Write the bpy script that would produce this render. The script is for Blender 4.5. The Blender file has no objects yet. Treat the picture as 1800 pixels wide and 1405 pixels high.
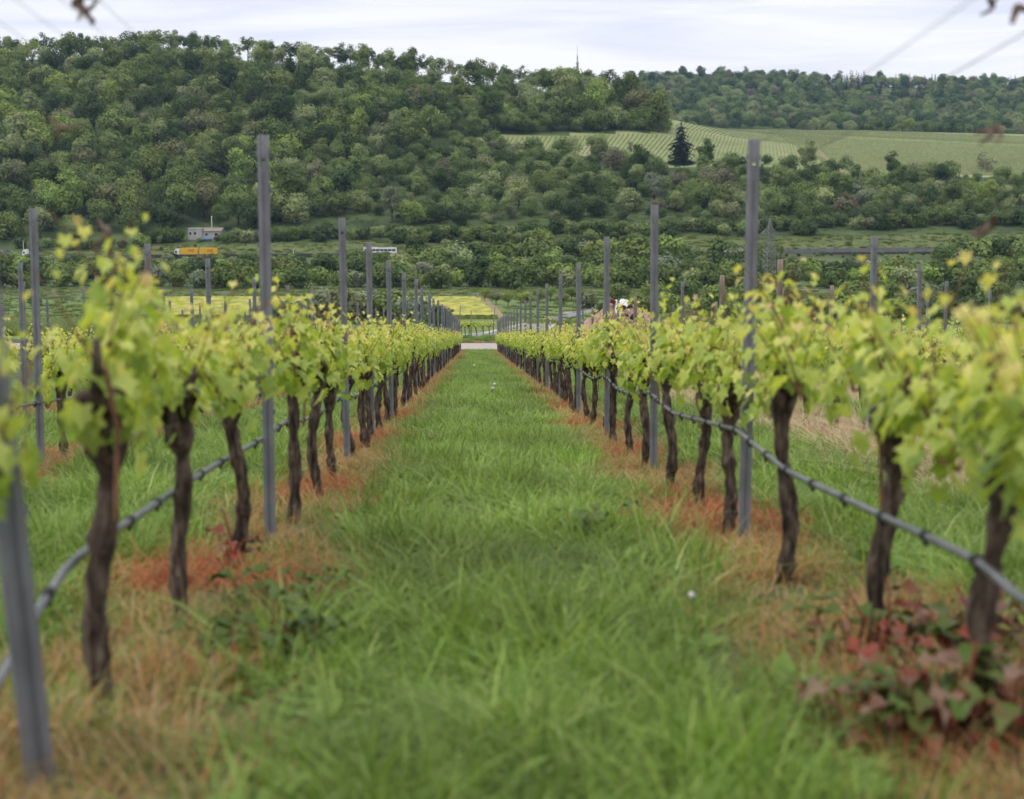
import bpy, math, random
import numpy as np
from mathutils import Vector, Matrix, Euler

# ------------------------------------------------------------------ camera, world, sun
scene = bpy.context.scene
COL = scene.collection
CAMZ, TH = 1.0, math.radians(7.07)
FPX = 3000.0
cam_d = bpy.data.cameras.new('camera'); cam = bpy.data.objects.new('camera', cam_d); COL.objects.link(cam)
cam.location = (0, 0, CAMZ); cam.rotation_euler = (math.pi/2 - TH, 0, 0)
cam_d.sensor_width = 36; cam_d.lens = 60; cam_d.clip_start = 0.05; cam_d.clip_end = 20000
cam_d.dof.use_dof = True; cam_d.dof.focus_distance = 33; cam_d.dof.aperture_fstop = 2.9; cam_d.dof.aperture_blades = 9
scene.camera = cam
scene.view_settings.view_transform = 'Standard'; scene.view_settings.look = 'None'
scene.view_settings.exposure = 0.0; scene.view_settings.gamma = 1
scene.render.engine = 'CYCLES'
scene.cycles.use_denoising = True
scene.cycles.max_bounces = 6; scene.cycles.diffuse_bounces = 3; scene.cycles.transmission_bounces = 4
scene.cycles.transparent_max_bounces = 4; scene.cycles.volume_bounces = 0; scene.cycles.glossy_bounces = 2
scene.cycles.caustics_reflective = False; scene.cycles.caustics_refractive = False

SUN_EL, SUN_AZ = math.radians(66), math.radians(245)       # azimuth clockwise from +Y
world = bpy.data.worlds.new('World'); scene.world = world; world.use_nodes = True
def build_world():
    nt = world.node_tree; N = nt.nodes; L = nt.links; N.clear()
    out = N.new('ShaderNodeOutputWorld'); bg = N.new('ShaderNodeBackground'); bg.inputs[1].default_value = 0.1
    sky = N.new('ShaderNodeTexSky'); sky.sky_type = 'NISHITA'; sky.sun_disc = False
    sky.sun_elevation = SUN_EL; sky.sun_rotation = SUN_AZ; sky.air_density = 1.0; sky.dust_density = 1.5
    tc = N.new('ShaderNodeTexCoord'); mp = N.new('ShaderNodeMapping'); mp.inputs['Scale'].default_value = (3.2, 3.2, 34)
    mp.inputs['Location'].default_value = (1.3, 0.2, 0.6)
    L.new(tc.outputs['Generated'], mp.inputs[0])
    n1 = N.new('ShaderNodeTexNoise'); n1.inputs['Scale'].default_value = 1.5; n1.inputs['Detail'].default_value = 7
    n1.inputs['Roughness'].default_value = 0.52; n1.inputs['Distortion'].default_value = 0.5
    L.new(mp.outputs[0], n1.inputs['Vector'])
    r = N.new('ShaderNodeValToRGB'); r.color_ramp.elements[0].position = 0.36; r.color_ramp.elements[1].position = 0.60
    r.color_ramp.elements[0].color = (9.3, 9.4, 10.8, 1); r.color_ramp.elements[1].color = (12.0, 11.7, 11.8, 1)
    e = r.color_ramp.elements.new(0.48); e.color = (10.6, 10.5, 11.1, 1)
    L.new(n1.outputs[0], r.inputs[0])
    sp = N.new('ShaderNodeSeparateXYZ'); L.new(tc.outputs['Generated'], sp.inputs[0])
    mr = N.new('ShaderNodeMapRange'); mr.inputs['From Min'].default_value = 0.12; mr.inputs['From Max'].default_value = 0.9
    mr.inputs['To Min'].default_value = 1.0; mr.inputs['To Max'].default_value = 1.6
    L.new(sp.outputs['Z'], mr.inputs['Value'])
    mul = N.new('ShaderNodeVectorMath'); mul.operation = 'SCALE'; L.new(r.outputs[0], mul.inputs[0]); L.new(mr.outputs[0], mul.inputs['Scale'])
    mx = N.new('ShaderNodeMix'); mx.data_type = 'RGBA'; mx.inputs['Factor'].default_value = 0.9
    L.new(sky.outputs[0], mx.inputs['A']); L.new(mul.outputs[0], mx.inputs['B'])
    L.new(mx.outputs['Result'], bg.inputs[0]); L.new(bg.outputs[0], out.inputs[0])
build_world()
sun_d = bpy.data.lights.new('sun', 'SUN'); sun = bpy.data.objects.new('sun', sun_d); COL.objects.link(sun)
sun_d.energy = 1.5; sun_d.angle = math.radians(14); sun_d.color = (1.0, 0.95, 0.86)
sdir = Vector((math.sin(SUN_AZ)*math.cos(SUN_EL), math.cos(SUN_AZ)*math.cos(SUN_EL), math.sin(SUN_EL)))
sun.rotation_euler = sdir.to_track_quat('Z', 'Y').to_euler()

# ------------------------------------------------------------------ helpers
rnd = random.Random(7)
CT, ST = math.cos(TH), math.sin(TH)
def ray(px, py):
    cx = (px-900)/FPX; cy = -(py-702.5)/FPX; den = CT + cy*ST
    return cx/den, (cy*CT-ST)/den              # x and z per metre of forward distance
def at(px, py, d):
    a, b = ray(px, py); return Vector((a*d, d, CAMZ+b*d))
def pix(x, y, z):
    e = (z-CAMZ)/y; cy = (e*CT+ST)/(CT-e*ST); return 900+FPX*(x/y)*(CT+cy*ST), 702.5-cy*FPX
SL = 0.0861; RD = -0.0207                       # vineyard slope; rows drift in x per metre
U0, US = -0.995, 2.242
def rowx(u, v): return u + RD*v

NEAR = [(-60, 5.17), (0, 0), (101, -SL*101), (104, -8.88), (109.5, -8.95), (114, -8.85), (117, -9.3), (250, -19), (420, -31.6), (445, -32), (560, -32), (640, -31.6), (700, -30.6)]
TAB = {
 -300: [(742, 453), (780, 446), (900, 305), (1000, 215), (1130, 118), (1250, 150), (1600, 320)],
 0:    [(742, 453), (780, 440), (900, 300), (1000, 205), (1130, 105), (1250, 140), (1600, 320)],
 300:  [(742, 452), (760, 438), (790, 420), (900, 300), (1000, 200), (1130, 93), (1250, 130), (1600, 310)],
 600:  [(742, 450), (760, 432), (800, 405), (900, 310), (1000, 222), (1130, 118), (1250, 150), (1600, 310)],
 850:  [(742, 449), (760, 430), (800, 400), (900, 315), (980, 258), (1012, 243), (1130, 150), (1250, 180), (1600, 300)],
 1000: [(742, 448), (760, 428), (800, 392), (880, 322), (950, 273), (1022, 239), (1140, 164), (1240, 190), (1600, 290)],
 1100: [(742, 447), (760, 426), (800, 390), (880, 324), (950, 277), (1032, 236), (1130, 172), (1220, 215), (1600, 270), (1900, 236), (2200, 190), (2500, 148)],
 1165: [(742, 446), (760, 424), (800, 388), (880, 328), (950, 285), (1050, 234), (1120, 207), (1200, 226), (1600, 250), (1900, 234), (2200, 190), (2500, 146)],
 1300: [(742, 445), (765, 420), (800, 385), (880, 325), (940, 282), (1150, 231), (1300, 226), (1600, 250), (1900, 232), (2200, 190), (2550, 144)],
 1500: [(742, 443), (765, 418), (800, 390), (880, 345), (940, 302), (1200, 243), (1370, 226), (1650, 250), (1950, 236), (2250, 195), (2600, 148)],
 1800: [(742, 441), (765, 416), (800, 385), (870, 352), (930, 312), (1200, 257), (1420, 233), (1700, 262), (2000, 245), (2300, 200), (2700, 154)],
 2150: [(742, 441), (765, 416), (800, 385), (870, 355), (930, 320), (1200, 262), (1420, 240), (1700, 262), (2000, 248), (2300, 205), (2700, 160)],
}
PXS = sorted(TAB)
GD = np.concatenate([np.arange(720, 1200, 10.), np.arange(1200, 3000, 50.)])
PXG = np.arange(-1200, 3001, 20.)
def _build_grid():
    rows = []
    for p in PXS:
        ds = [a for a, b in TAB[p]]; zs = [CAMZ + ray(p, b)[1]*a for a, b in TAB[p]]
        rows.append(np.interp(GD, ds, zs))
    rows = np.array(rows)
    g = np.array([[np.interp(q, PXS, rows[:, j]) for j in range(len(GD))] for q in PXG])
    for _ in range(3):
        p = np.pad(g, ((1, 1), (0, 0)), 'edge'); g = (p[:-2]+2*p[1:-1]+p[2:])/4
    p = np.pad(g, ((0, 0), (1, 1)), 'edge'); g = (p[:, :-2]+2*p[:, 1:-1]+p[:, 2:])/4
    return g
GRID = _build_grid()
ND = [a for a, b in NEAR]; NZ = [b for a, b in NEAR]
def zf(x, y):
    zn = float(np.interp(y, ND, NZ))
    if y <= 700: return zn
    p = min(max(900+FPX*x/y, PXG[0]), PXG[-1]-1e-6)
    i = int((p-PXG[0])//20); fx = (p-PXG[0])/20-i
    yy = max(y, 720); j = int(np.searchsorted(GD, yy, 'right')-1); j = min(max(j, 0), len(GD)-2)
    fd = min(1, (yy-GD[j])/(GD[j+1]-GD[j]))
    z = (GRID[i, j]*(1-fx)+GRID[i+1, j]*fx)*(1-fd)+(GRID[i, j+1]*(1-fx)+GRID[i+1, j+1]*fx)*fd
    if y < 742:
        t = (y-700)/42; z = zn*(1-t)+z*t
    return z
def on(px, d):                                   # ground point in the direction of column px at distance d
    x = (px-900)/FPX*d; return Vector((x, d, zf(x, d)))
def hit(px, py, d0=100, d1=1500):
    a, b = ray(px, py); d = d0
    while d < d1:
        if CAMZ+b*d < zf(a*d, d): break
        d += max(1.0, d*0.004)
    return Vector((a*d, d, zf(a*d, d)))

class MB:
    def __init__(s): s.v = []; s.f = []; s.m = []; s.t = []
    def face(s, idx, m=0, t=0.5): s.f.append(tuple(idx)); s.m.append(m); s.t.append(t)
    def add(s, pts): n = len(s.v); s.v.extend([tuple(p) for p in pts]); return n
    def quad(s, pts, m=0, t=0.5):
        n = s.add(pts); s.face(range(n, n+len(pts)), m, t)
    def box(s, c, sz, m=0, rot=None, t=0.5, taper=1.0):
        c = Vector(c); pts = []
        for k in (-1, 1):
            q = taper if k > 0 else 1
            for (i, j) in ((-1, -1), (1, -1), (1, 1), (-1, 1)):
                p = Vector((i*sz[0]/2*q, j*sz[1]/2*q, k*sz[2]/2))
                if rot is not None: p = rot @ p
                pts.append(c+p)
        n = s.add(pts)
        for f in ((3, 2, 1, 0), (4, 5, 6, 7), (0, 1, 5, 4), (1, 2, 6, 5), (2, 3, 7, 6), (3, 0, 4, 7)): s.face([n+i for i in f], m, t)
    def tube(s, pts, rads, seg=6, m=0, t=0.5, cap=True, jit=0.0, rr=None):
        pts = [Vector(p) for p in pts]; n0 = len(s.v); K = len(pts)
        if not hasattr(rads, '__len__'): rads = [rads]*K
        up = Vector((0.13, 0.21, 1)).normalized()
        for i, p in enumerate(pts):
            d = (pts[min(i+1, K-1)]-pts[max(i-1, 0)])
            if d.length < 1e-9: d = Vector((0, 0, 1))
            d.normalize(); a = d.cross(up)
            if a.length < 0.05: a = d.cross(Vector((1, 0, 0)))
            a.normalize(); b = d.cross(a)
            for k in range(seg):
                w = 2*math.pi*k/seg; r = rads[i]*(1+(rr.uniform(-jit, jit) if jit else 0))
                s.v.append(tuple(p+(a*math.cos(w)+b*math.sin(w))*r))
        for i in range(K-1):
            for k in range(seg):
                k2 = (k+1) % seg
                s.face((n0+i*seg+k, n0+i*seg+k2, n0+(i+1)*seg+k2, n0+(i+1)*seg+k), m, t)
        if cap:
            s.face([n0+k for k in range(seg)][::-1], m, t); s.face([n0+(K-1)*seg+k for k in range(seg)], m, t)
    def mesh(s, name, mats, smooth=False):
        me = bpy.data.meshes.new(name); me.from_pydata(s.v, [], s.f)
        for m in (mats if isinstance(mats, (list, tuple)) else [mats]): me.materials.append(m)
        me.polygons.foreach_set('material_index', s.m)
        at_ = me.attributes.new('tone', 'FLOAT', 'FACE'); at_.data.foreach_set('value', s.t)
        if smooth: me.polygons.foreach_set('use_smooth', [True]*len(s.f))
        me.update(); return me
    def obj(s, name, mats, parent=None, smooth=False):
        return link(name, s.mesh(name, mats, smooth), parent)
def link(name, data, parent=None):
    o = bpy.data.objects.new(name, data); COL.objects.link(o)
    if parent is not None: o.parent = parent
    return o
def tag(o, label, cat=None, group=None, kind=None):
    o['label'] = label
    if cat: o['category'] = cat
    if group: o['group'] = group
    if kind: o['kind'] = kind
    return o
def thing(name, label, cat, loc=(0, 0, 0), rz=0, group=None):
    o = link(name, None); o.location = loc; o.rotation_euler = (0, 0, rz); o.empty_display_size = 0.1
    return tag(o, label, cat, group)
ORD = ['', 'first', 'second', 'third', 'fourth', 'fifth', 'sixth', 'seventh', 'eighth', 'ninth', 'tenth', 'eleventh', 'twelfth', 'thirteenth', 'fourteenth', 'fifteenth', 'sixteenth', 'seventeenth', 'eighteenth', 'nineteenth', 'twentieth', 'twenty-first', 'twenty-second', 'twenty-third', 'twenty-fourth', 'twenty-fifth', 'twenty-sixth', 'twenty-seventh', 'twenty-eighth']

# ------------------------------------------------------------------ materials
def newmat(name):
    m = bpy.data.materials.new(name); m.use_nodes = True; nt = m.node_tree; nt.nodes.clear()
    out = nt.nodes.new('ShaderNodeOutputMaterial'); return m, nt, nt.nodes, nt.links, out
def ramp(N, stops):
    r = N.new('ShaderNodeValToRGB'); el = r.color_ramp.elements
    el[0].position, el[0].color = stops[0][0], (*stops[0][1], 1)
    el[1].position, el[1].color = stops[-1][0], (*stops[-1][1], 1)
    for p, c in stops[1:-1]:
        e = el.new(p); e.color = (*c, 1)
    return r
def noise_mat(name, stops, scale=2.0, rough=0.85, detail=5, coord='Object', stretch=None, bump=0.0, metallic=0, spec=0.3, bscale=None):
    m, nt, N, L, out = newmat(name); b = N.new('ShaderNodeBsdfPrincipled'); L.new(b.outputs[0], out.inputs[0])
    tc = N.new('ShaderNodeTexCoord'); src = tc.outputs[coord]
    if stretch:
        mp = N.new('ShaderNodeMapping'); mp.inputs['Scale'].default_value = stretch; L.new(src, mp.inputs[0]); src = mp.outputs[0]
    n = N.new('ShaderNodeTexNoise'); n.inputs['Scale'].default_value = scale; n.inputs['Detail'].default_value = detail
    L.new(src, n.inputs['Vector']); r = ramp(N, stops); L.new(n.outputs[0], r.inputs[0]); L.new(r.outputs[0], b.inputs['Base Color'])
    b.inputs['Roughness'].default_value = rough; b.inputs['Metallic'].default_value = metallic; b.inputs['Specular IOR Level'].default_value = spec
    if bump:
        n2 = N.new('ShaderNodeTexNoise'); n2.inputs['Scale'].default_value = bscale or scale*3; n2.inputs['Detail'].default_value = 4
        L.new(src, n2.inputs['Vector']); bp = N.new('ShaderNodeBump'); bp.inputs['Strength'].default_value = bump; bp.inputs['Distance'].default_value = 0.02
        L.new(n2.outputs[0], bp.inputs['Height']); L.new(bp.outputs[0], b.inputs['Normal'])
    return m
def flat(name, c, rough=0.6, metallic=0.0):
    v = tuple(x*0.88 for x in c)
    return noise_mat(name, [(0.3, v), (0.7, c)], 3.0, rough, 3, metallic=metallic)
def leaf_mat(name, stops, src='tone', trans=0.35, rough=0.5, spec=0.35, tmul=(1.1, 1.15, 0.55), nscale=None, namt=0.35, tonemix=0.0):
    # src: tone = face attribute, color = object colour, random = per copy
    m, nt, N, L, out = newmat(name); b = N.new('ShaderNodeBsdfPrincipled')
    oi = N.new('ShaderNodeObjectInfo')
    if src == 'color': col = oi.outputs['Color']
    else:
        r = ramp(N, stops)
        at_ = N.new('ShaderNodeAttribute'); at_.attribute_name = 'tone'
        if src == 'tone': L.new(at_.outputs['Fac'], r.inputs[0])
        elif src == 'random':
            if tonemix:
                mm = N.new('ShaderNodeMath'); mm.operation = 'MULTIPLY_ADD'; mm.inputs[1].default_value = tonemix
                m2 = N.new('ShaderNodeMath'); m2.operation = 'MULTIPLY'; m2.inputs[1].default_value = 1-tonemix
                L.new(at_.outputs['Fac'], mm.inputs[0]); L.new(oi.outputs['Random'], m2.inputs[0]); L.new(m2.outputs[0], mm.inputs[2]); L.new(mm.outputs[0], r.inputs[0])
            else: L.new(oi.outputs['Random'], r.inputs[0])
        col = r.outputs[0]
    if nscale:
        geo = N.new('ShaderNodeNewGeometry'); n = N.new('ShaderNodeTexNoise'); n.inputs['Scale'].default_value = nscale; n.inputs['Detail'].default_value = 3
        L.new(geo.outputs['Position'], n.inputs['Vector'])
        mr = N.new('ShaderNodeMapRange'); mr.inputs['From Min'].default_value = 0.3; mr.inputs['From Max'].default_value = 0.7
        mr.inputs['To Min'].default_value = 1-namt; mr.inputs['To Max'].default_value = 1+namt; L.new(n.outputs[0], mr.inputs['Value'])
        vm = N.new('ShaderNodeVectorMath'); vm.operation = 'SCALE'; L.new(col, vm.inputs[0]); L.new(mr.outputs[0], vm.inputs['Scale']); col = vm.outputs[0]
    L.new(col, b.inputs['Base Color']); b.inputs['Roughness'].default_value = rough; b.inputs['Specular IOR Level'].default_value = spec
    tr = N.new('ShaderNodeBsdfTranslucent'); vt = N.new('ShaderNodeVectorMath'); vt.operation = 'MULTIPLY'; vt.inputs[1].default_value = tmul
    L.new(col, vt.inputs[0]); L.new(vt.outputs[0], tr.inputs[0])
    mx = N.new('ShaderNodeMixShader'); mx.inputs[0].default_value = trans
    L.new(b.outputs[0], mx.inputs[1]); L.new(tr.outputs[0], mx.inputs[2]); L.new(mx.outputs[0], out.inputs[0]); return m

M = {}
M['vine_leaf'] = leaf_mat('vine_leaf', [(0, (0.15, 0.24, 0.045)), (0.25, (0.33, 0.43, 0.085)), (0.6, (0.54, 0.59, 0.14)), (0.86, (0.70, 0.65, 0.19)), (1, (0.60, 0.42, 0.22))], trans=0.45, rough=0.45, spec=0.28, nscale=25, namt=0.12)
M['bark'] = noise_mat('bark', [(0.35, (0.014, 0.009, 0.007)), (0.52, (0.075, 0.052, 0.038)), (0.72, (0.19, 0.15, 0.115))], 45, 0.95, 6, stretch=(1, 1, 0.22), bump=0.9, bscale=60)
M['cane'] = noise_mat('cane', [(0.3, (0.10, 0.045, 0.025)), (0.7, (0.22, 0.11, 0.06))], 20, 0.7)
M['steel'] = noise_mat('galvanised_steel', [(0.25, (0.13, 0.135, 0.15)), (0.5, (0.20, 0.205, 0.225)), (0.75, (0.30, 0.305, 0.325))], 9, 0.55, 6, stretch=(1, 1, 0.5), metallic=0.35, spec=0.4)
M['oldwood'] = noise_mat('weathered_wood', [(0.3, (0.10, 0.075, 0.055)), (0.6, (0.24, 0.19, 0.15)), (0.8, (0.33, 0.29, 0.25))], 14, 0.9, 5, stretch=(3, 3, 0.3), bump=0.4)
M['wire'] = flat('wire', (0.20, 0.20, 0.21), 0.5, 0.5)
M['pipe'] = noise_mat('black_pipe', [(0.3, (0.06, 0.063, 0.07)), (0.7, (0.14, 0.147, 0.16))], 12, 0.34, spec=0.7)
M['black'] = flat('black_rubber', (0.012, 0.012, 0.014), 0.6)
M['tendril'] = noise_mat('dry_tendril', [(0.3, (0.07, 0.045, 0.035)), (0.7, (0.2, 0.14, 0.11))], 40, 0.9)
M['grass'] = leaf_mat('grass_blade', [(0, (0.064, 0.118, 0.020)), (0.4, (0.148, 0.238, 0.042)), (0.75, (0.235, 0.345, 0.066)), (1, (0.42, 0.47, 0.18))], src='random', tonemix=0.6, trans=0.38, rough=0.5, spec=0.22, nscale=0.8, namt=0.38)
M['weed'] = leaf_mat('weed_leaf', [(0, (0.10, 0.18, 0.028)), (1, (0.21, 0.31, 0.06))], src='random', tonemix=0.4, trans=0.3, rough=0.5, spec=0.2)
M['dry_red'] = leaf_mat('red_dead_grass', [(0, (0.28, 0.06, 0.035)), (0.4, (0.40, 0.115, 0.055)), (0.7, (0.34, 0.15, 0.075)), (0.9, (0.42, 0.27, 0.14)), (1, (0.14, 0.19, 0.04))], src='random', tonemix=0.55, trans=0.25, rough=0.8, spec=0.1, tmul=(1.1, 1, 0.9), nscale=1.2, namt=0.2)
M['dry_mix'] = leaf_mat('dead_grass', [(0, (0.24, 0.11, 0.055)), (0.2, (0.38, 0.17, 0.055)), (0.45, (0.38, 0.24, 0.10)), (0.64, (0.48, 0.37, 0.21)), (0.78, (0.21, 0.20, 0.05)), (1, (0.13, 0.20, 0.04))], src='random', tonemix=0.5, trans=0.25, rough=0.8, spec=0.1, tmul=(1.1, 1, 0.9), nscale=1.2, namt=0.2)
M['straw'] = leaf_mat('straw', [(0, (0.30, 0.20, 0.11)), (0.5, (0.52, 0.40, 0.24)), (0.8, (0.6, 0.48, 0.31)), (1, (0.2, 0.26, 0.07))], src='random', tonemix=0.4, trans=0.2, rough=0.7, spec=0.2, tmul=(1, 1, 0.9))
M['dock'] = leaf_mat('dock_leaf', [(0, (0.07, 0.12, 0.022)), (0.35, (0.10, 0.13, 0.032)), (0.6, (0.12, 0.085, 0.035)), (0.75, (0.25, 0.042, 0.028)), (0.88, (0.15, 0.075, 0.045)), (1, (0.22, 0.14, 0.10))], trans=0.2, rough=0.5, spec=0.2, tmul=(1, 1, 0.8))
M['crown'] = leaf_mat('tree_leaves', None, src='color', trans=0.22, rough=0.7, spec=0.08, nscale=0.12, namt=0.22)
M['forest'] = leaf_mat('forest_leaves', [(0, (0.050, 0.082, 0.027)), (0.25, (0.080, 0.120, 0.038)), (0.5, (0.132, 0.187, 0.061)), (0.72, (0.185, 0.246, 0.083)), (0.9, (0.25, 0.29, 0.13)), (1, (0.165, 0.15, 0.10))], src='random', trans=0.22, rough=0.7, spec=0.08, nscale=0.1, namt=0.22)
M['conifer'] = leaf_mat('conifer_needles', [(0, (0.014, 0.022, 0.014)), (1, (0.03, 0.042, 0.024))], trans=0.05, rough=0.7, spec=0.2, nscale=0.4)
M['treebark'] = noise_mat('tree_bark', [(0.3, (0.03, 0.025, 0.02)), (0.7, (0.09, 0.075, 0.06))], 4, 0.95)
M['soil'] = noise_mat('vineyard_ground', [(0.3, (0.03, 0.04, 0.014)), (0.5, (0.05, 0.065, 0.02)), (0.7, (0.08, 0.07, 0.04))], 1.5, 0.95, 6, bump=0.3)
M['meadow'] = noise_mat('meadow', [(0.3, (0.075, 0.125, 0.03)), (0.55, (0.11, 0.165, 0.04)), (0.75, (0.16, 0.17, 0.06))], 0.05, 0.95, 8)
M['floor'] = noise_mat('forest_floor', [(0.3, (0.025, 0.04, 0.013)), (0.55, (0.06, 0.09, 0.025)), (0.75, (0.11, 0.15, 0.042))], 0.05, 0.95, 8)
M['bank'] = noise_mat('bank_grass', [(0.3, (0.06, 0.085, 0.024)), (0.55, (0.095, 0.12, 0.034)), (0.75, (0.14, 0.14, 0.055))], 0.12, 0.95, 8)
M['hillgrass'] = noise_mat('hill_field', [(0.3, (0.155, 0.195, 0.072)), (0.55, (0.205, 0.235, 0.095)), (0.75, (0.28, 0.265, 0.145))], 0.035, 0.95, 8)
M['asphalt'] = noise_mat('asphalt', [(0.3, (0.16, 0.155, 0.16)), (0.7, (0.23, 0.225, 0.225))], 0.4, 0.9, 6)
M['dark_asphalt'] = noise_mat('dark_asphalt', [(0.3, (0.045, 0.044, 0.046)), (0.7, (0.075, 0.073, 0.075))], 0.4, 0.95, 6, spec=0.1)
M['gravel'] = noise_mat('gravel', [(0.25, (0.17, 0.14, 0.125)), (0.5, (0.34, 0.29, 0.26)), (0.75, (0.50, 0.45, 0.42))], 9, 0.95, 8, bump=0.5)
M['kerb'] = noise_mat('concrete', [(0.3, (0.34, 0.33, 0.31)), (0.7, (0.48, 0.47, 0.45))], 2, 0.9)
M['dirt'] = noise_mat('dirt_path', [(0.3, (0.17, 0.13, 0.07)), (0.7, (0.30, 0.24, 0.15))], 0.5, 0.95)

# ------------------------------------------------------------------ ground, track, roads
def build_ground():
    ds = np.concatenate([[-40, -15, -5], np.arange(0, 100, 4.), [101, 104, 107, 109.5, 112, 114, 115.5, 117], np.arange(120, 240, 10.), np.arange(240, 700, 20.), np.arange(700, 1200, 10.), np.arange(1200, 3000, 50.), [3400, 4500]])
    P = np.arange(-1200, 3001, 20.)
    V = []; F = []; Mi = []
    for d in ds:
        w = max(abs(d), 60)/FPX
        for p in P:
            x = (p-900)*w
            if d > 2950: z = zf(x*2950/d, 2950) - (d-2950)*0.12
            else: z = zf(x, d)
            V.append((x, d, z))
    n = len(P)
    for i in range(len(ds)-1):
        d = (ds[i]+ds[i+1])/2
        for j in range(n-1):
            F.append((i*n+j, i*n+j+1, (i+1)*n+j+1, (i+1)*n+j))
            p = (P[j]+P[j+1])/2
            if d < 112: m = 0
            elif d < 520: m = 1
            elif d < 560: m = 4
            elif d < 738: m = 2
            elif d < 770: m = 4
            else:
                m = 2
                if p > 1150 and 930 < d < 1500: m = 3
                elif 840 < p <= 1150 and np.interp(p, [840, 1000, 1150], [1000, 955, 945]) < d < np.interp(p, [840, 1000, 1150], [1012, 1024, 1045]): m = 3
                elif 1130 < p < 1180 and 1030 < d < 1150: m = 3
                elif p > 1130 and 1500 < d < 1900: m = 3
                
            Mi.append(m)
    me = bpy.data.meshes.new('ground'); me.from_pydata(V, [], F)
    for k in ('soil', 'meadow', 'floor', 'hillgrass', 'bank'): me.materials.append(M[k])
    me.polygons.foreach_set('material_index', Mi); me.polygons.foreach_set('use_smooth', [True]*len(F)); me.update()
    tag(link('ground', me), 'green vineyard slope, valley floor and wooded hillsides', kind='structure')
build_ground()
def ribbon(name, pts, w, mats, label, lift=0.05, edge=0.0, sub=10, kind='structure'):
    mb = MB(); pts = [Vector(p) for p in pts]; fine = []
    for a, b in zip(pts[:-1], pts[1:]):
        for k in range(sub): fine.append(a.lerp(b, k/sub))
    fine.append(pts[-1]); L = []; K = len(fine)
    for i, p in enumerate(fine):
        d = fine[min(i+1, K-1)]-fine[max(i-1, 0)]; nrm = Vector((d.y, -d.x, 0)).normalized()
        offs = [-w/2-edge, -w/2, w/2, w/2+edge] if edge else [-w/2, w/2]
        row = []
        for o in offs:
            q = p+nrm*o; row.append((q.x, q.y, zf(q.x, q.y)+lift))
        L.append(mb.add(row))
    c = 4 if edge else 2
    for i in range(K-1):
        for j in range(c-1):
            mb.face((L[i]+j, L[i]+j+1, L[i+1]+j+1, L[i+1]+j), 1 if (edge and j != 1) else 0)
    return tag(mb.obj(name, mats), label, kind=kind)
ribbon('track', [(-40, 107, 0), (40, 107, 0)], 5.0, [M['gravel']], 'pale gravel track crossing the lower end of the rows', 0.03, sub=30)
road_pts = [hit(*p) for p in ((905, 588), (940, 573), (975, 561), (1010, 552), (1060, 541), (1112, 530), (1250, 519), (1395, 511), (1600, 505))]
ribbon('farm_road', [(-4, 117.5, 0)]+[tuple(p) for p in road_pts], 4.6, [M['asphalt'], M['kerb']], 'grey asphalt farm road with pale edges winding into the valley', 0.12, edge=0.45)
ribbon('highway', [on(p, d) for p, d in ((-500, 742), (0, 741), (350, 740), (700, 740), (900, 740), (1200, 740), (1500, 741), (2300, 743))], 9, [M['dark_asphalt']], 'main road along the foot of the wooded hill', 0.15, sub=24)
ribbon('field_path', [on(892, 424), on(880, 430), on(872, 460), on(858, 490), on(842, 528)], 2.2, [M['dirt']], 'pale dirt path along the right edge of the yellow field', 0.1)
ribbon('field_road', [on(830, 531), on(845, 533), on(900, 536), on(1000, 540)], 6, [M['asphalt']], 'grey lane behind the yellow field', 0.1)
ribbon('hill_path', [on(p, d) for p, d in ((1475, 925), (1462, 960), (1445, 1010), (1432, 1060), (1425, 1110))], 3.5, [M['dirt']], 'brown path between the two blocks of the hillside vineyard', 0.25)

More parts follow.
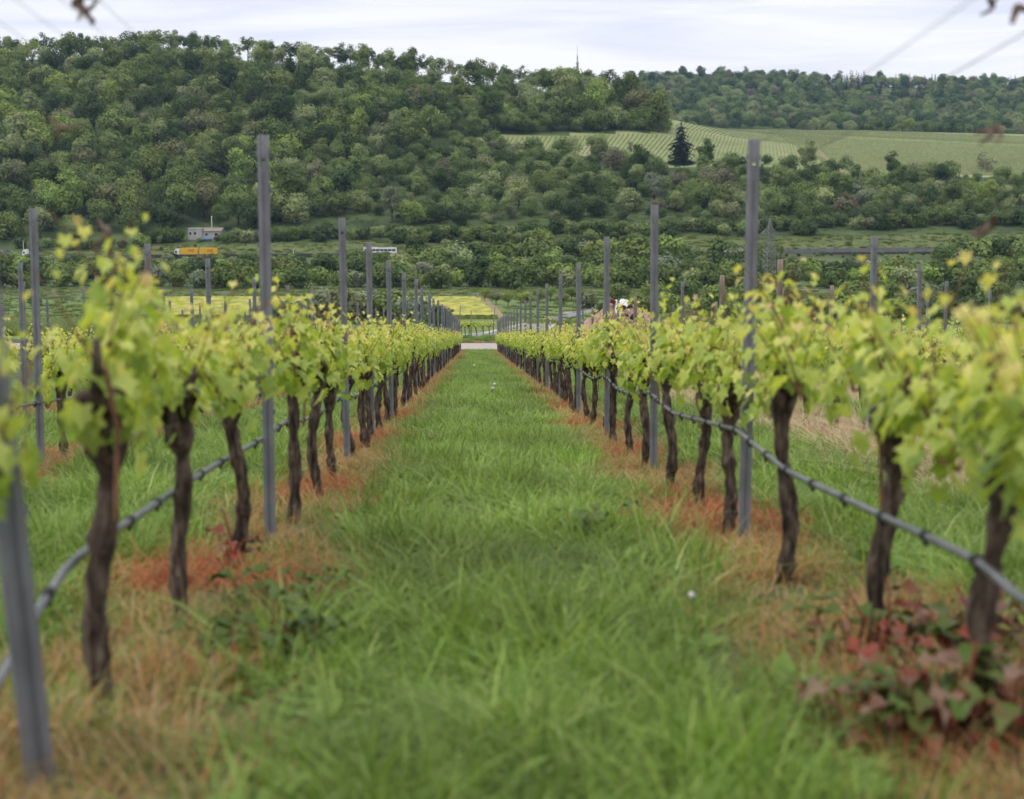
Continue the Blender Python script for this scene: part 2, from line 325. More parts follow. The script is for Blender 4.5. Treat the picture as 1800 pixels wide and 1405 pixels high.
# ------------------------------------------------------------------ scatter (stuff)
def protos(name, meshes):
    c = bpy.data.collections.new(name)
    for i, me in enumerate(meshes):
        o = bpy.data.objects.new('%s_%02d' % (name, i), me); c.objects.link(o)
    return c
def scatter(name, pts, rots, scales, idx, coll, label):
    me = bpy.data.meshes.new(name); me.from_pydata([tuple(p) for p in pts], [], [])
    a = me.attributes.new('rot', 'FLOAT_VECTOR', 'POINT'); a.data.foreach_set('vector', np.array(rots, dtype=np.float32).ravel())
    a = me.attributes.new('scl', 'FLOAT_VECTOR', 'POINT'); a.data.foreach_set('vector', np.array(scales, dtype=np.float32).ravel())
    a = me.attributes.new('pick', 'INT', 'POINT'); a.data.foreach_set('value', np.array(idx, dtype=np.int32))
    o = link(name, me); tag(o, label, kind='stuff')
    ng = bpy.data.node_groups.new(name, 'GeometryNodeTree')
    ng.interface.new_socket('Geometry', in_out='INPUT', socket_type='NodeSocketGeometry'); ng.interface.new_socket('Geometry', in_out='OUTPUT', socket_type='NodeSocketGeometry')
    N = ng.nodes; L = ng.links; gi = N.new('NodeGroupInput'); go = N.new('NodeGroupOutput')
    iop = N.new('GeometryNodeInstanceOnPoints'); ci = N.new('GeometryNodeCollectionInfo')
    ci.inputs['Collection'].default_value = coll; ci.inputs['Separate Children'].default_value = True; ci.inputs['Reset Children'].default_value = True
    def na(n, t):
        x = N.new('GeometryNodeInputNamedAttribute'); x.data_type = t; x.inputs['Name'].default_value = n; return x.outputs['Attribute']
    L.new(gi.outputs[0], iop.inputs['Points']); L.new(ci.outputs[0], iop.inputs['Instance']); iop.inputs['Pick Instance'].default_value = True
    L.new(na('pick', 'INT'), iop.inputs['Instance Index']); L.new(na('scl', 'FLOAT_VECTOR'), iop.inputs['Scale'])
    e2r = N.new('FunctionNodeEulerToRotation'); L.new(na('rot', 'FLOAT_VECTOR'), e2r.inputs[0]); L.new(e2r.outputs[0], iop.inputs['Rotation'])
    L.new(iop.outputs[0], go.inputs[0])
    mod = o.modifiers.new('scatter', 'NODES'); mod.node_group = ng
    return o
def tuft(seed, n, rad, h0, h1, w, mat, lean=0.5, droop=0.6):
    r = random.Random(seed); mb = MB()
    for _ in range(n):
        a = r.uniform(0, 6.283); q = rad*math.sqrt(r.random()); base = Vector((q*math.cos(a), q*math.sin(a), -0.01))
        h = r.uniform(h0, h1); la = a+r.uniform(-1.2, 1.2); ln = r.uniform(0.1, lean)*h; dr = r.uniform(0, droop)
        d = Vector((math.cos(la), math.sin(la), 0)); sd = Vector((-d.y, d.x, 0)); sd = (sd*math.cos(0.6)+d*math.sin(r.uniform(-0.8, 0.8))).normalized()
        ww = w*r.uniform(0.6, 1.3); pts = []
        for k in range(4):
            t = k/3; c = base+d*(ln*(t**1.7)*(1+dr))+Vector((0, 0, h*(t-dr*0.45*t*t*t))); hw = ww*(1-t**1.6)*0.5+0.0004
            pts += [c-sd*hw, c+sd*hw]
        n0 = mb.add(pts); tn = r.random()
        for k in range(3): mb.face((n0+2*k, n0+2*k+1, n0+2*k+3, n0+2*k+2), 0, tn)
    return mb.mesh('tuft', mat)
def broad(seed, n, rad, size, mat):
    r = random.Random(seed); mb = MB()
    for _ in range(n):
        a = r.uniform(0, 6.283); L = size*r.uniform(0.6, 1.2); w = L*r.uniform(0.25, 0.42); el = r.uniform(0.2, 1.1)
        d = Vector((math.cos(a), math.sin(a), 0)); sd = Vector((-d.y, d.x, 0)); b = d*rad*r.random(); tn = r.random(); pts = []
        for k, ww in enumerate((0.15, 0.8, 1.0, 0.65, 0.05)):
            t = k/4; c = b+d*(L*t*math.cos(el*(1-0.4*t)))+Vector((0, 0, L*(t*math.sin(el)-0.35*t*t)+0.02)); pts += [c-sd*w*ww*0.5+Vector((0, 0, w*0.12*ww)), c, c+sd*w*ww*0.5+Vector((0, 0, w*0.12*ww))]
        n0 = mb.add(pts)
        for k in range(4):
            i = n0+3*k; mb.face((i, i+1, i+4, i+3), 0, tn); mb.face((i+1, i+2, i+5, i+4), 0, tn)
    return mb.mesh('broadleaf', mat)
def strip_dist(u):                                   # distance to the nearest vine row
    k = round((u-U0)/US); return abs(u-(U0+k*US)), k
def build_grass():
    gr = protos('grass_tufts', [tuft(i, 44, 0.11, 0.07, (0.17, 0.21, 0.24, 0.28, 0.20)[i], (0.0075, 0.009, 0.008, 0.007, 0.011)[i], M['grass'], (1.2, 0.8, 1.4, 0.7, 1.5)[i], 1.1) for i in range(5)] + [tuft(20+i, 60, 0.20, 0.08, (0.2, 0.26, 0.23)[i], 0.013, M['grass'], 1.1, 1.0) for i in range(3)] + [broad(40+i, 9, 0.05, 0.11, M['weed']) for i in range(3)])
    dr = protos('dry_tufts', [tuft(60+i, 46, 0.13, 0.04, 0.155, 0.0048, M['dry_red' if i < 2 else 'dry_mix'], 1.3, 1.2) for i in range(5)] + [tuft(80+i, 40, 0.18, 0.05, 0.16, 0.008, M['dry_red' if i == 0 else 'dry_mix'], 1.3, 1.0) for i in range(3)])
    st = protos('straw_tufts', [tuft(90+i, 40, 0.16, 0.12, 0.38, 0.005, M['straw'], 1.5, 1.4) for i in range(4)])
    r = random.Random(3)
    G = [[], [], [], []]; D = [[], [], [], []]; S = [[], [], [], []]
    def put(T, u, v, s, i, hs=1.0):
        x = rowx(u, v); T[0].append((x, v, zf(x, v))); T[1].append((r.uniform(-0.12, 0.12), r.uniform(-0.12, 0.12), r.uniform(0, 6.28))); T[2].append((s, s, s*hs)); T[3].append(i)
    bands = [(2.6, 8, 75, 0), (8, 16, 60, 0), (16, 32, 34, 1), (32, 60, 18, 1), (60, 104, 11, 1)]
    for v0, v1, dens, lod in bands:
        um = min(1.0+v1*0.36, 11.0 if v1 < 40 else 8)
        for _ in range(int((v1-v0)*2*um*dens)):
            v = r.uniform(v0, v1); u = r.uniform(-um, um)
            px = 900+FPX*rowx(u, v)/v
            if px < -150 or px > 1950: continue
            ds, k = strip_dist(u)
            hmod = 0.55+0.85*(0.5+0.5*math.sin(v*1.9+u*2.3)*math.sin(v*0.7-u*3.1+1))*r.uniform(0.7, 1.3)
            edge = 0.40+0.08*math.exp(-(v-3)/4)+0.10*math.sin(v*2.1+k*2)+0.05*math.sin(v*5.3)
            if ds < edge*r.uniform(0.75, 1.15):
                if r.random() < 0.93 or v > 40:
                    if k >= 2 and r.random() < 0.5: put(S, u, v, r.uniform(0.7, 1.15), r.randrange(4))
                    elif r.random() < (0.22 if lod == 0 else 0.2): put(G, u, v, r.uniform(0.5, 0.8), r.randrange(5) if lod == 0 else 5+r.randrange(3), 0.55)
                    else:
                        red = math.sin(v*1.35+k*1.7)+0.6*math.sin(v*3.1+2*k)+(0.15 if v > 6.5 else -0.95)+r.uniform(-0.6, 0.6) > 0.35
                        put(D, u, v, r.uniform(0.7, 1.15), (r.randrange(2) if red else 2+r.randrange(3)) if lod == 0 else (5 if red else 6+r.randrange(2)))
                elif r.random() < 0.7: put(G, u, v, r.uniform(0.5, 0.8), r.randrange(5))
            else:
                if k >= 2 and ds < 0.7 and r.random() < 0.16: put(S, u, v, r.uniform(0.7, 1.2), r.randrange(4)); continue
                near_edge = ds < 0.62 and r.random() < 0.16
                if near_edge or r.random() < 0.035: put(G, u, v, r.uniform(0.7, 1.3), 8+r.randrange(3))
                else: put(G, u, v, r.uniform(0.7, 1.1)*(1.25 if math.sin(u*5.1+v*2.7)*math.sin(v*4.3-u*1.9) > 0.72 else 1), r.randrange(5) if lod == 0 else 5+r.randrange(3), hmod*(1.0 if lod == 0 else 0.8))
    # grass verge beyond the track
    for _ in range(420):
        put(G, r.uniform(-9, 11), r.uniform(109.8, 114.5), r.uniform(1.2, 1.9), 5+r.randrange(3), 0.6)
    for _ in range(120):
        put(D, r.uniform(-9, 11), r.uniform(109.6, 110.6), r.uniform(1.2, 1.9), 6+r.randrange(2), 0.8)
    scatter('grass', *G, gr, 'tall green grass covering the lanes between the vine rows')
    scatter('dry_grass', *D, dr, 'red and straw coloured dead grass strip under the vines')
    scatter('straw', *S, st, 'pale straw lying under the right-hand outer vine rows')
build_grass()

# ------------------------------------------------------------------ vines
LEAF = [(0, 0), (0.22, -0.20), (0.52, -0.12), (0.36, 0.16), (0.60, 0.44), (0.27, 0.52), (0.0, 0.95), (-0.27, 0.52), (-0.60, 0.44), (-0.36, 0.16), (-0.52, -0.12), (-0.22, -0.20)]
def add_leaf(mb, r, pos, nrm, tip, size, tone):
    nrm = nrm.normalized(); tip = (tip-nrm*tip.dot(nrm))
    if tip.length < 1e-3: tip = nrm.orthogonal()
    tip.normalize(); sd = tip.cross(nrm); fold = r.uniform(0.05, 0.4); curl = r.uniform(-0.1, 0.4)
    pts = [pos+tip*(0.12*size)]
    for a, b in LEAF: pts.append(pos+sd*(a*size)+tip*(b*size)+nrm*size*(fold*abs(a)-curl*b*b))
    n = mb.add(pts); K = len(LEAF)
    for i in range(K): mb.face((n, n+1+i, n+1+(i+1) % K), 0, min(1, max(0, tone+r.uniform(-0.05, 0.05))))
def make_vine(seed, q=1.0, big=1.0):
    r = random.Random(seed); tr = MB(); lv = MB(); cn = MB()
    H = r.uniform(0.66, 0.76); ph = r.uniform(0, 6.28); am = r.uniform(0.006, 0.02)
    pts = []; rad = []; K = 26
    lx, ly = r.uniform(-0.022, 0.022), r.uniform(-0.08, 0.08)
    for i in range(K):
        t = i/(K-1)
        pts.append((lx*t+am*math.sin(ph+t*7), ly*t+am*math.cos(ph*1.3+t*6), -0.05+t*(H+0.05)))
        rd = 0.032-0.006*t+0.004*math.sin(t*19+ph)+0.002*math.sin(t*47+ph*2)+(0.024*math.exp(-((t-0.95)/0.09)**2))
        rad.append(rd*r.uniform(0.87, 1.13))
    tr.tube(pts, rad, 11, jit=0.17, rr=r)
    top = Vector(pts[-1])
    for _ in range(r.randint(4, 6)):                    # knobbly spurs on the head
        a = r.uniform(0, 6.28); q2 = Vector((math.cos(a)*0.6, math.sin(a), r.uniform(0.2, 1.0))).normalized(); L = r.uniform(0.05, 0.13)
        tr.tube([top-Vector((0, 0, 0.05)), top+q2*L*0.6, top+q2*L], [0.034, 0.026, 0.018], 7, jit=0.25, rr=r)
    for sg in (1, -1):                                   # old dark arms forking up from the head
        if r.random() < 0.85:
            e = Vector((r.uniform(-0.05, 0.05), sg*r.uniform(0.08, 0.2), r.uniform(0.10, 0.24)))
            tr.tube([top-Vector((0, 0, 0.04)), top+Vector((e.x*0.2, e.y*0.55, e.z*0.3)), top+Vector((e.x, e.y*0.85, e.z*0.7)), top+e], [0.024, 0.018, 0.014, 0.009], 7, jit=0.2, rr=r)
    starts = []
    for sgn in ((1, -1) if r.random() < 0.9 else (r.choice((1, -1)),)):
        L = r.uniform(0.62, 0.78); hp = r.uniform(0.10, 0.24); c = []
        for k in range(12):
            t = k/11
            c.append(top+Vector((r.uniform(-0.012, 0.012), sgn*L*t, hp*math.sin(min(1, t*1.25)*math.pi*0.85)*1.1-0.07*t)))
        cn.tube(c, [0.008*(1-0.5*k/11) for k in range(12)], 5)
        for k in range(1, 12):
            starts.append(c[k])
    for _ in range(3): starts.append(top+Vector((r.uniform(-0.04, 0.04), r.uniform(-0.08, 0.08), 0.02)))
    if r.random() < 0.5:                                 # a cut cane hanging down
        y0 = r.uniform(-0.3, 0.3); p = top+Vector((0.03, y0, 0.12)); cn.tube([p, p+Vector((0.02, 0.03, -0.15)), p+Vector((0.01, 0.02, -0.36))], 0.0065, 5)
    for s0 in starts:
        Ls = r.uniform(0.15, 0.36)*(1.3 if r.random() < 0.04 else 1); dv = Vector((r.uniform(-0.5, 0.5), r.uniform(-0.35, 0.35), 1)).normalized()
        bend = Vector((r.uniform(-0.35, 0.35), r.uniform(-0.2, 0.2), 0)); p = [s0+dv*Ls*t+bend*Ls*t*t for t in (0, 0.35, 0.7, 1)]
        cn.tube(p, [0.0035, 0.003, 0.0022, 0.001], 4, cap=False)
        nl = max(3, int(r.randint(7, 10)*q))
        for j in range(nl):
            t = (j+0.3)/nl; c = s0+dv*Ls*t+bend*Ls*t*t; a = j*2.5+r.uniform(-0.6, 0.6)
            o = Vector((math.cos(a)*1.0, math.sin(a)*0.8, r.uniform(-0.25, 0.35))); size = (0.072-0.042*t)*r.uniform(0.7, 1.3)*big
            pos = c+o*r.uniform(0.02, 0.08)
            if size < 0.045 and r.random() < 0.3: tone = r.uniform(0.85, 1.0)
            else: tone = 0.26+0.5*t+r.uniform(-0.26, 0.26)
            add_leaf(lv, r, pos, o*0.7+Vector((0, 0, r.uniform(0.2, 1.0))), o+Vector((0, 0, -0.55)), size, tone)
    for _ in range(int(36*q)):                           # big leaves hanging round the head and along the cane
        s0 = r.choice(starts); a = r.uniform(0, 6.28); o = Vector((math.cos(a), 0.9*math.sin(a), r.uniform(-0.9, 0.4)))
        add_leaf(lv, r, s0+o*r.uniform(0.04, 0.14), o+Vector((0, 0, 0.3)), o*0.5+Vector((0, 0, -1)), r.uniform(0.045, 0.085)*big, r.uniform(0.1, 0.6))
    return tr.mesh('trunk', M['bark'], True), lv.mesh('leaves', M['vine_leaf']), cn.mesh('cane', M['cane'])
VP = [make_vine(100+i) for i in range(14)]
VF = [make_vine(200+i, 0.6, 1.25) for i in range(8)]
def put_vine(u, v, label, group, fam, s=1.0):
    x = rowx(u, v); t = thing('grape_vine', label, 'vine', (x, v, zf(x, v)), rnd.uniform(-0.15, 0.15)+(math.pi if rnd.random() < 0.5 else 0), group)
    t.scale = (s, s, s)
    for nm, me in zip(('trunk', 'leaves', 'cane'), fam): link(nm, me, t)
    return t
ROWN = {0: 'left row', 1: 'right row', -1: 'second row to the left', 2: 'second row to the right', -2: 'third row to the left', 3: 'third row to the right'}
def post_list(first, lead, step, end):
    L = list(lead); v = (L[-1] if L else first-step)+step
    while v < end: L.append(v); v += step*rnd.uniform(0.97, 1.03)
    return L
POSTS = {0: post_list(0, [3.56, 8.05, 12.9, 16.0, 19.6, 23.3, 27.4, 31.4], 4.3, 103), 1: post_list(0, [7.83, 11.9, 16.2, 20.8, 25.3, 30], 4.5, 103),
         -1: post_list(0, [12.5, 16.9, 20.6], 4.3, 70), 2: post_list(0, [10.4, 15.0, 19.7], 4.5, 60), -2: post_list(0, [20.5, 24.6], 4.2, 62), 3: post_list(0, [17.4, 22, 27.6], 4.4, 58),
         -3: post_list(0, [24, 29], 4.6, 62), 4: post_list(0, [24, 29], 4.6, 60), -4: post_list(0, [30, 35], 4.6, 58), 5: post_list(0, [34], 4.6, 60)}
VINES = {0: [2.95, 4.38, 5.74, 7.06, 8.9, 10.2, 11.6], 1: [2.9, 4.15, 5.26, 6.68, 8.25, 9.46, 10.7], -1: [11.3, 13.2, 14.5, 15.8], 2: [8.2, 9.3, 11.3, 12.6, 13.9], -2: [19, 21.5], 3: [16, 18.5]}
VEND = {0: 102.5, 1: 102.5, -1: 52, 2: 52, -2: 42, 3: 42}
DESC = ['leafy', 'bushy', 'sparse', 'stout', 'slender', 'crooked']
for k, first in VINES.items():
    L = list(first); v = L[-1]+1.32
    ps = POSTS[k]
    while v < VEND[k]:
        if min(abs(v-p) for p in ps) < 0.22: v += 0.3
        L.append(v); v += rnd.uniform(1.22, 1.42)
    last, cnt = None, 0
    for n, v in enumerate(L):
        before = [i for i, p in enumerate(ps) if p < v]
        i = before[-1]+1 if before else 0
        cnt = cnt+1 if i == last else 1; last = i
        if i == 0: lab = '%s vine standing before the nearest post of the %s' % (ORD[cnt], ROWN[k])
        else: lab = '%s vine beyond the %s post of the %s' % (ORD[cnt], ORD[i], ROWN[k])
        fam = VP[(n*5+k*3) % 14] if v < 34 else VF[(n*3+k) % 8]
        put_vine(U0+US*k+rnd.uniform(-0.03, 0.03), v, lab, 'grape vines in the rows', fam, rnd.uniform(0.94, 1.08))

# posts
def steel_post(seed=0):
    mb = MB(); H = 2.0; w, dp, th = 0.052, 0.036, 0.004; z0 = -0.12
    prof = [(-w/2+0.010, dp), (-w/2, dp), (-w/2, 0.0), (-w/2+0.012, -0.0), (-w/2+0.016, 0.006), (w/2-0.016, 0.006), (w/2-0.012, 0.0), (w/2, 0.0), (w/2, dp), (w/2-0.010, dp)]
    zs = [z0, 0.3, 0.7, 1.1, 1.5, 1.777, 1.795, 1.9]
    ins = [(x*(1-2*th/w), y*(1-th/dp)+(th if y < 0.01 else 0)) for x, y in prof]
    rings = [mb.add([(x, y, z) for x, y in prof]+[(x, y, z) for x, y in ins]) for z in zs]
    K = len(prof)
    for a in range(len(zs)-1):
        for i in range(K-1):
            if i == 4 and a == 5: continue               # the hole near the top goes right through
            b, c = rings[a], rings[a+1]
            mb.face((b+i, b+i+1, c+i+1, c+i)); mb.face((b+K+i+1, b+K+i, c+K+i, c+K+i+1))
    a, b = rings[0], rings[-1]
    for i in range(K-1): mb.face((b+i, b+i+1, b+K+i+1, b+K+i))
    for e in (0, K-1):
        for a in range(len(zs)-1): mb.face((rings[a]+e, rings[a+1]+e, rings[a+1]+K+e, rings[a]+K+e))
    for z in (0.62, 0.85, 1.05, 1.25, 1.45, 1.65, 1.82):  # wire hooks punched along both edges
        for sx in (-1, 1): mb.box((sx*(w/2+0.004), dp*0.6, z), (0.008, 0.012, 0.022))
    for q in (-0.011, 0.011):
        mb.box((q, 0.004, 0.9), (0.006, 0.008, 1.7))
    return mb.mesh('steel_post', M['steel'])
def wood_post():
    r = random.Random(5); mb = MB()
    mb.tube([(0, 0, -0.1), (0.004, 0, 0.5), (0, 0.004, 1.1), (0.003, 0, 1.7), (0, 0, 1.86)], [0.041, 0.04, 0.038, 0.037, 0.034], 10, jit=0.05, rr=r)
    return mb.mesh('wooden_post', M['oldwood'], True)
SP, WP = steel_post(), wood_post()
def put_post(u, v, me, name, label, group, cat='post', lean=(0, 0), s=1.0):
    x = rowx(u, v); o = link(name, me); o.location = (x, v, zf(x, v)); o.rotation_euler = (lean[0], lean[1], rnd.uniform(-0.12, 0.12)); o.scale = (1, 1, s)
    tag(o, label, cat, group)
    if v < 4: o.rotation_euler.z = 0.45; o.scale = (1.15, 1.3, s)
    return o
for k, ps in POSTS.items():
    for i, v in enumerate(ps):
        wood = k in (2, 3) and (i % 3 != 1)
        rn = ROWN.get(k) or ('%s row to the %s' % (ORD[abs(k)+1 if k < 0 else k], 'left' if k < 0 else 'right'))
        lab = ('%s weathered wooden post of the %s, counted from the camera' if wood else '%s grey galvanised steel post of the %s, counted from the camera') % (ORD[i+1], rn)
        lean = (rnd.uniform(-0.012, 0.012), rnd.uniform(-0.012, 0.012)); u = U0+US*k
        if k == 0 and i == 0: lean = (0.0, -0.075); lab = 'leaning grey steel post at the near end of the left row'; u = -0.94
        if k == 0 and i == 0: pass
        if k == 0 and i == 1: lab = 'tallest grey steel post of the left row, in front of the hill'
        if k == 1 and i == 0: lab = 'tallest grey steel post of the right row, beside the pylon'
        put_post(u, v, WP if wood else SP, 'wooden_post' if wood else 'steel_post', lab, 'posts of the vine rows', lean=lean, s=(1.02 if k == 0 and i == 1 else rnd.uniform(0.97, 1.02)))
# trellis wires: each runs the length of its row
def wire(u, h, v0, v1, label, sag=0.015):
    mb = MB(); pts = []
    n = int((v1-v0)/1.1)+2
    for i in range(n):
        v = v0+(v1-v0)*i/(n-1); x = rowx(u, v)
        pts.append((x, v, zf(x, v)+h-sag*abs(math.sin((v-3.6)/4.4*math.pi))))
    mb.tube(pts, 0.0009, 4, cap=False)
    tag(mb.obj('trellis_wire', M['wire']), label, 'wire', 'trellis wires along the rows')
for k in (0, 1, -1, 2):
    for h, nm in ((0.72, 'lowest'), (1.10, 'second lowest'), (1.42, 'middle'), (1.68, 'second highest'), (1.84, 'highest')):
        for off, sd in (((-0.03, 'outer'), (0.03, 'inner')) if h > 1.6 and k in (0, 1) else ((0.0, 'single'),)):
            wire(U0+US*k+off, h+(0.03 if off > 0 else 0), 1.2, 103 if k in (0, 1) else 52, '%s %s thin steel trellis wire of the %s' % (nm, sd, ROWN[k]))
# drip pipes
def drip(u, prof, v1, label, seed):
    r = random.Random(seed); pts = []; v = prof[0][0]; pv = [a for a, b in prof]; ph = [b for a, b in prof]
    while v < v1:
        h = float(np.interp(v, pv, ph)); x = rowx(u+0.012*math.sin(v*1.7), v)
        pts.append((x, v, zf(x, v)+h)); v += 0.16 if v < 30 else 0.5
    mb = MB(); mb.tube(pts, 0.0115, 8)
    o = tag(mb.obj('drip_pipe', M['pipe'], smooth=True), label, 'pipe', 'drip pipes along the rows')
    db = MB(); db.tube([(0, -0.022, 0), (0, -0.012, 0), (0, 0.012, 0), (0, 0.022, 0)], [0.0125, 0.0175, 0.0175, 0.0125], 8)
    db.box((0, 0, -0.02), (0.012, 0.014, 0.014))
    dm = db.mesh('dripper', M['black']); n = 0; i = 3
    while i < len(pts)-1 and n < 90:
        p = Vector(pts[i]); q = link('dripper', dm, o); q.location = p; d = Vector(pts[i+1])-p; q.rotation_euler = (math.asin(d.z/d.length), 0, -math.atan2(d.x, d.y)); n += 1; i += 3
    return o
lp = [(2.6, 0.03), (3.3, 0.14), (3.62, 0.24), (3.95, 0.35), (4.25, 0.42), (4.6, 0.44), (6, 0.46)]+[(8.05+1.1*i, 0.50+0.03*math.sin(i*1.9)) for i in range(90)]
rp = [(2.6, 0.40), (3.7, 0.42), (4.0, 0.455), (5, 0.46), (6.4, 0.48), (7.83, 0.56), (8.8, 0.545), (10.2, 0.53), (11.9, 0.60), (13.0, 0.545), (14.5, 0.55), (16.2, 0.62), (17.2, 0.56), (18.8, 0.57), (20.8, 0.63), (22.5, 0.57), (25.3, 0.63)]+[(27+2.2*i, 0.58+0.03*(i % 2)) for i in range(40)]
drip(U0-0.05, lp, 102, 'black drip irrigation pipe rising from the ground along the left row', 1)
drip(U0+US-0.05, rp, 102, 'black drip irrigation pipe sagging between the posts of the right row', 2)
drip(U0-US, [(9, 0.5), (60, 0.52)], 50, 'black drip pipe of the second row to the left', 3)
# dried tendrils left on the wires
def tendril(px, py, d, seed, label, s=1.0):
    r = random.Random(seed); mb = MB()
    for _ in range(3):
        a = r.uniform(0, 6.28); p = [Vector((0, 0, 0))]; dv = Vector((math.cos(a), math.sin(a), r.uniform(-1, 0.6)))
        for k in range(6):
            dv = (dv+Vector((r.uniform(-1, 1), r.uniform(-1, 1), r.uniform(-1, 0.8)))*0.7).normalized(); p.append(p[-1]+dv*0.008*s)
        mb.tube(p, [0.006*s*(1-0.1*k) for k in range(7)], 5)
    o = tag(mb.obj('dried_tendril', M['tendril']), label, 'tendril', 'dried tendrils on the wires'); o.location = at(px, py, d)
tendril(128, 8, 4.28, 1, 'dark dried tendril curled on the top wire, highest at upper left', 1.5)
tendril(152, 25, 4.40, 2, 'brown dried tendril knot just right of the highest one at upper left', 1.3)
tendril(105, 222, 4.1, 3, 'pale dried tendril before the wooded hill at left', 1.2)
tendril(190, 410, 4.9, 4, 'pale dried tendril above the nearest left vine', 1.7)
tendril(1742, 6, 4.2, 5, 'dark dried tendril hanging from the top wire at upper right', 1.2)
tendril(1788, 12, 4.0, 6, 'long dark dried tendril at the upper right corner', 1.6)
tendril(1750, 222, 4.15, 7, 'brown dried tendril before the hillside vineyard at right', 1.4)
tendril(1745, 395, 4.2, 8, 'pale forked dried tendril before the dark wood at right', 1.6)

# weeds and flowers that stand out
def dock(px, py, seed, label, n=14, size=0.17, t0=0.0, t1=1.0, rx=0.20):
    r = random.Random(seed); mb = MB()
    for i in range(n):
        a = r.uniform(0, 6.28); L = size*r.uniform(0.6, 1.2); w = L*r.uniform(0.42, 0.62); el = r.uniform(0.5, 1.35); tn = r.uniform(t0, t1)
        d = Vector((math.cos(a), math.sin(a), 0)); sd = Vector((-d.y, d.x, 0)); b = d*rx*r.random()+Vector((0, 0, 0.02)); pts = []
        stem = L*r.uniform(0.6, 1.5)
        mb.tube([b, b+d*stem*0.4*math.cos(el)+Vector((0, 0, stem*math.sin(el)))], 0.003, 4, t=0.7)
        b2 = b+d*stem*0.4*math.cos(el)+Vector((0, 0, stem*math.sin(el)))
        for k, ww in enumerate((0.2, 0.85, 1.0, 0.8, 0.45, 0.04)):
            t = k/5; wv = 0.02*math.sin(k*2.2+i); c = b2+d*(L*t)+Vector((0, 0, L*(t*math.sin(el)*0.5-0.5*t*t)+wv*0.5))
            pts += [c-sd*w*ww*0.5+Vector((0, 0, w*0.18*ww+wv*0.4)), c, c+sd*w*ww*0.5+Vector((0, 0, w*0.18*ww-wv*0.4))]
        n0 = mb.add(pts)
        for k in range(5):
            q = n0+3*k; tt = min(1, max(0, tn+r.uniform(-0.12, 0.12))); mb.face((q, q+1, q+4, q+3), 0, tt); mb.face((q+1, q+2, q+5, q+4), 0, tt)
    if t1 > 0.8:
        for _ in range(2): 
            p = Vector((r.uniform(-0.05, 0.05), r.uniform(-0.05, 0.05), 0)); mb.tube([p, p+Vector((0.02, 0, 0.14)), p+Vector((r.uniform(-0.05, 0.05), 0.01, 0.27))], [0.005, 0.004, 0.003], 5, t=0.7)
    p = hit(px, py, 2, 60)
    o = tag(mb.obj('dock_plant', M['dock'], smooth=True), label, 'weed', 'broad-leaved weeds in the rows'); o.location = (p.x, p.y, zf(p.x, p.y)); return o
dock(1525, 1200, 1, 'green and red broad-leaved dock plant in front of the second right-row trunk', 36, 0.115)
dock(1660, 1320, 2, 'biggest red and green dock plant, left of the nearest right-row trunk', 44, 0.12)
dock(1590, 1350, 3, 'low pinkish dock plant in front of the biggest one', 36, 0.11, 0.1, 1.0)
dock(1800, 1330, 4, 'reddish dock plant behind the nearest right-row trunk', 34, 0.12, 0.2, 1.0)
dock(1700, 1220, 5, 'tall reddish dock plant further back between two right-row trunks', 36, 0.125, 0.3, 1.0)
dock(405, 1022, 6, 'pinkish leaf rosette at the foot of the third left-row trunk', 9, 0.11, 0.8, 1.0, 0.05)
dock(500, 1120, 7, 'bright green broad-leaved weed at the left edge of the lane', 34, 0.10, 0.0, 0.25)
dock(470, 1230, 8, 'dark green broad-leaved weed nearest the camera at the left lane edge', 34, 0.105, 0.0, 0.2)
dock(1040, 960, 9, 'green broad-leaved weed in the middle of the lane, right of its centre', 14, 0.12, 0.0, 0.35)
def dandelion(px, py, label, seed, hs=0.8):
    r = random.Random(seed); p = hit(px, py, 2, 80); t = thing('dandelion', label, 'flower', (p.x, p.y, p.z), 0, 'dandelion seed heads in the grass')
    mb = MB(); mb.tube([(0, 0, 0), (0.01, 0, 0.12), (0.005, 0, 0.24)], 0.003, 5); mb.obj('stalk', M['weed'], t)
    mb = MB()
    for _ in range(90):
        d = Vector((r.gauss(0, 1), r.gauss(0, 1), r.gauss(0, 1))).normalized(); c = Vector((0.005, 0, 0.26))+d*0.032; a = d.orthogonal().normalized()*0.009; b = d.cross(a)
        mb.quad([c-a-b, c+a-b, c+a+b, c-a+b]); mb.tube([Vector((0.005, 0, 0.26)), c], 0.0008, 3, cap=False)
    h_ = mb.obj('seed_head', M['white'], t); h_.scale = (hs, hs, hs); h_.location = (0, 0, 0.26*(1-hs)-0.04)
M['white'] = flat('white', (0.7, 0.69, 0.66), 0.8)
dandelion(869, 704, 'white dandelion seed head in mid lane, the upper of a pair', 1)
dandelion(866, 711, 'white dandelion seed head in mid lane, the lower of a pair', 2)
dandelion(1213, 1200, 'pale dandelion seed head near the right edge of the lane', 3, 0.3)
dandelion(833, 659, 'lone white dandelion seed head far up the lane', 4)

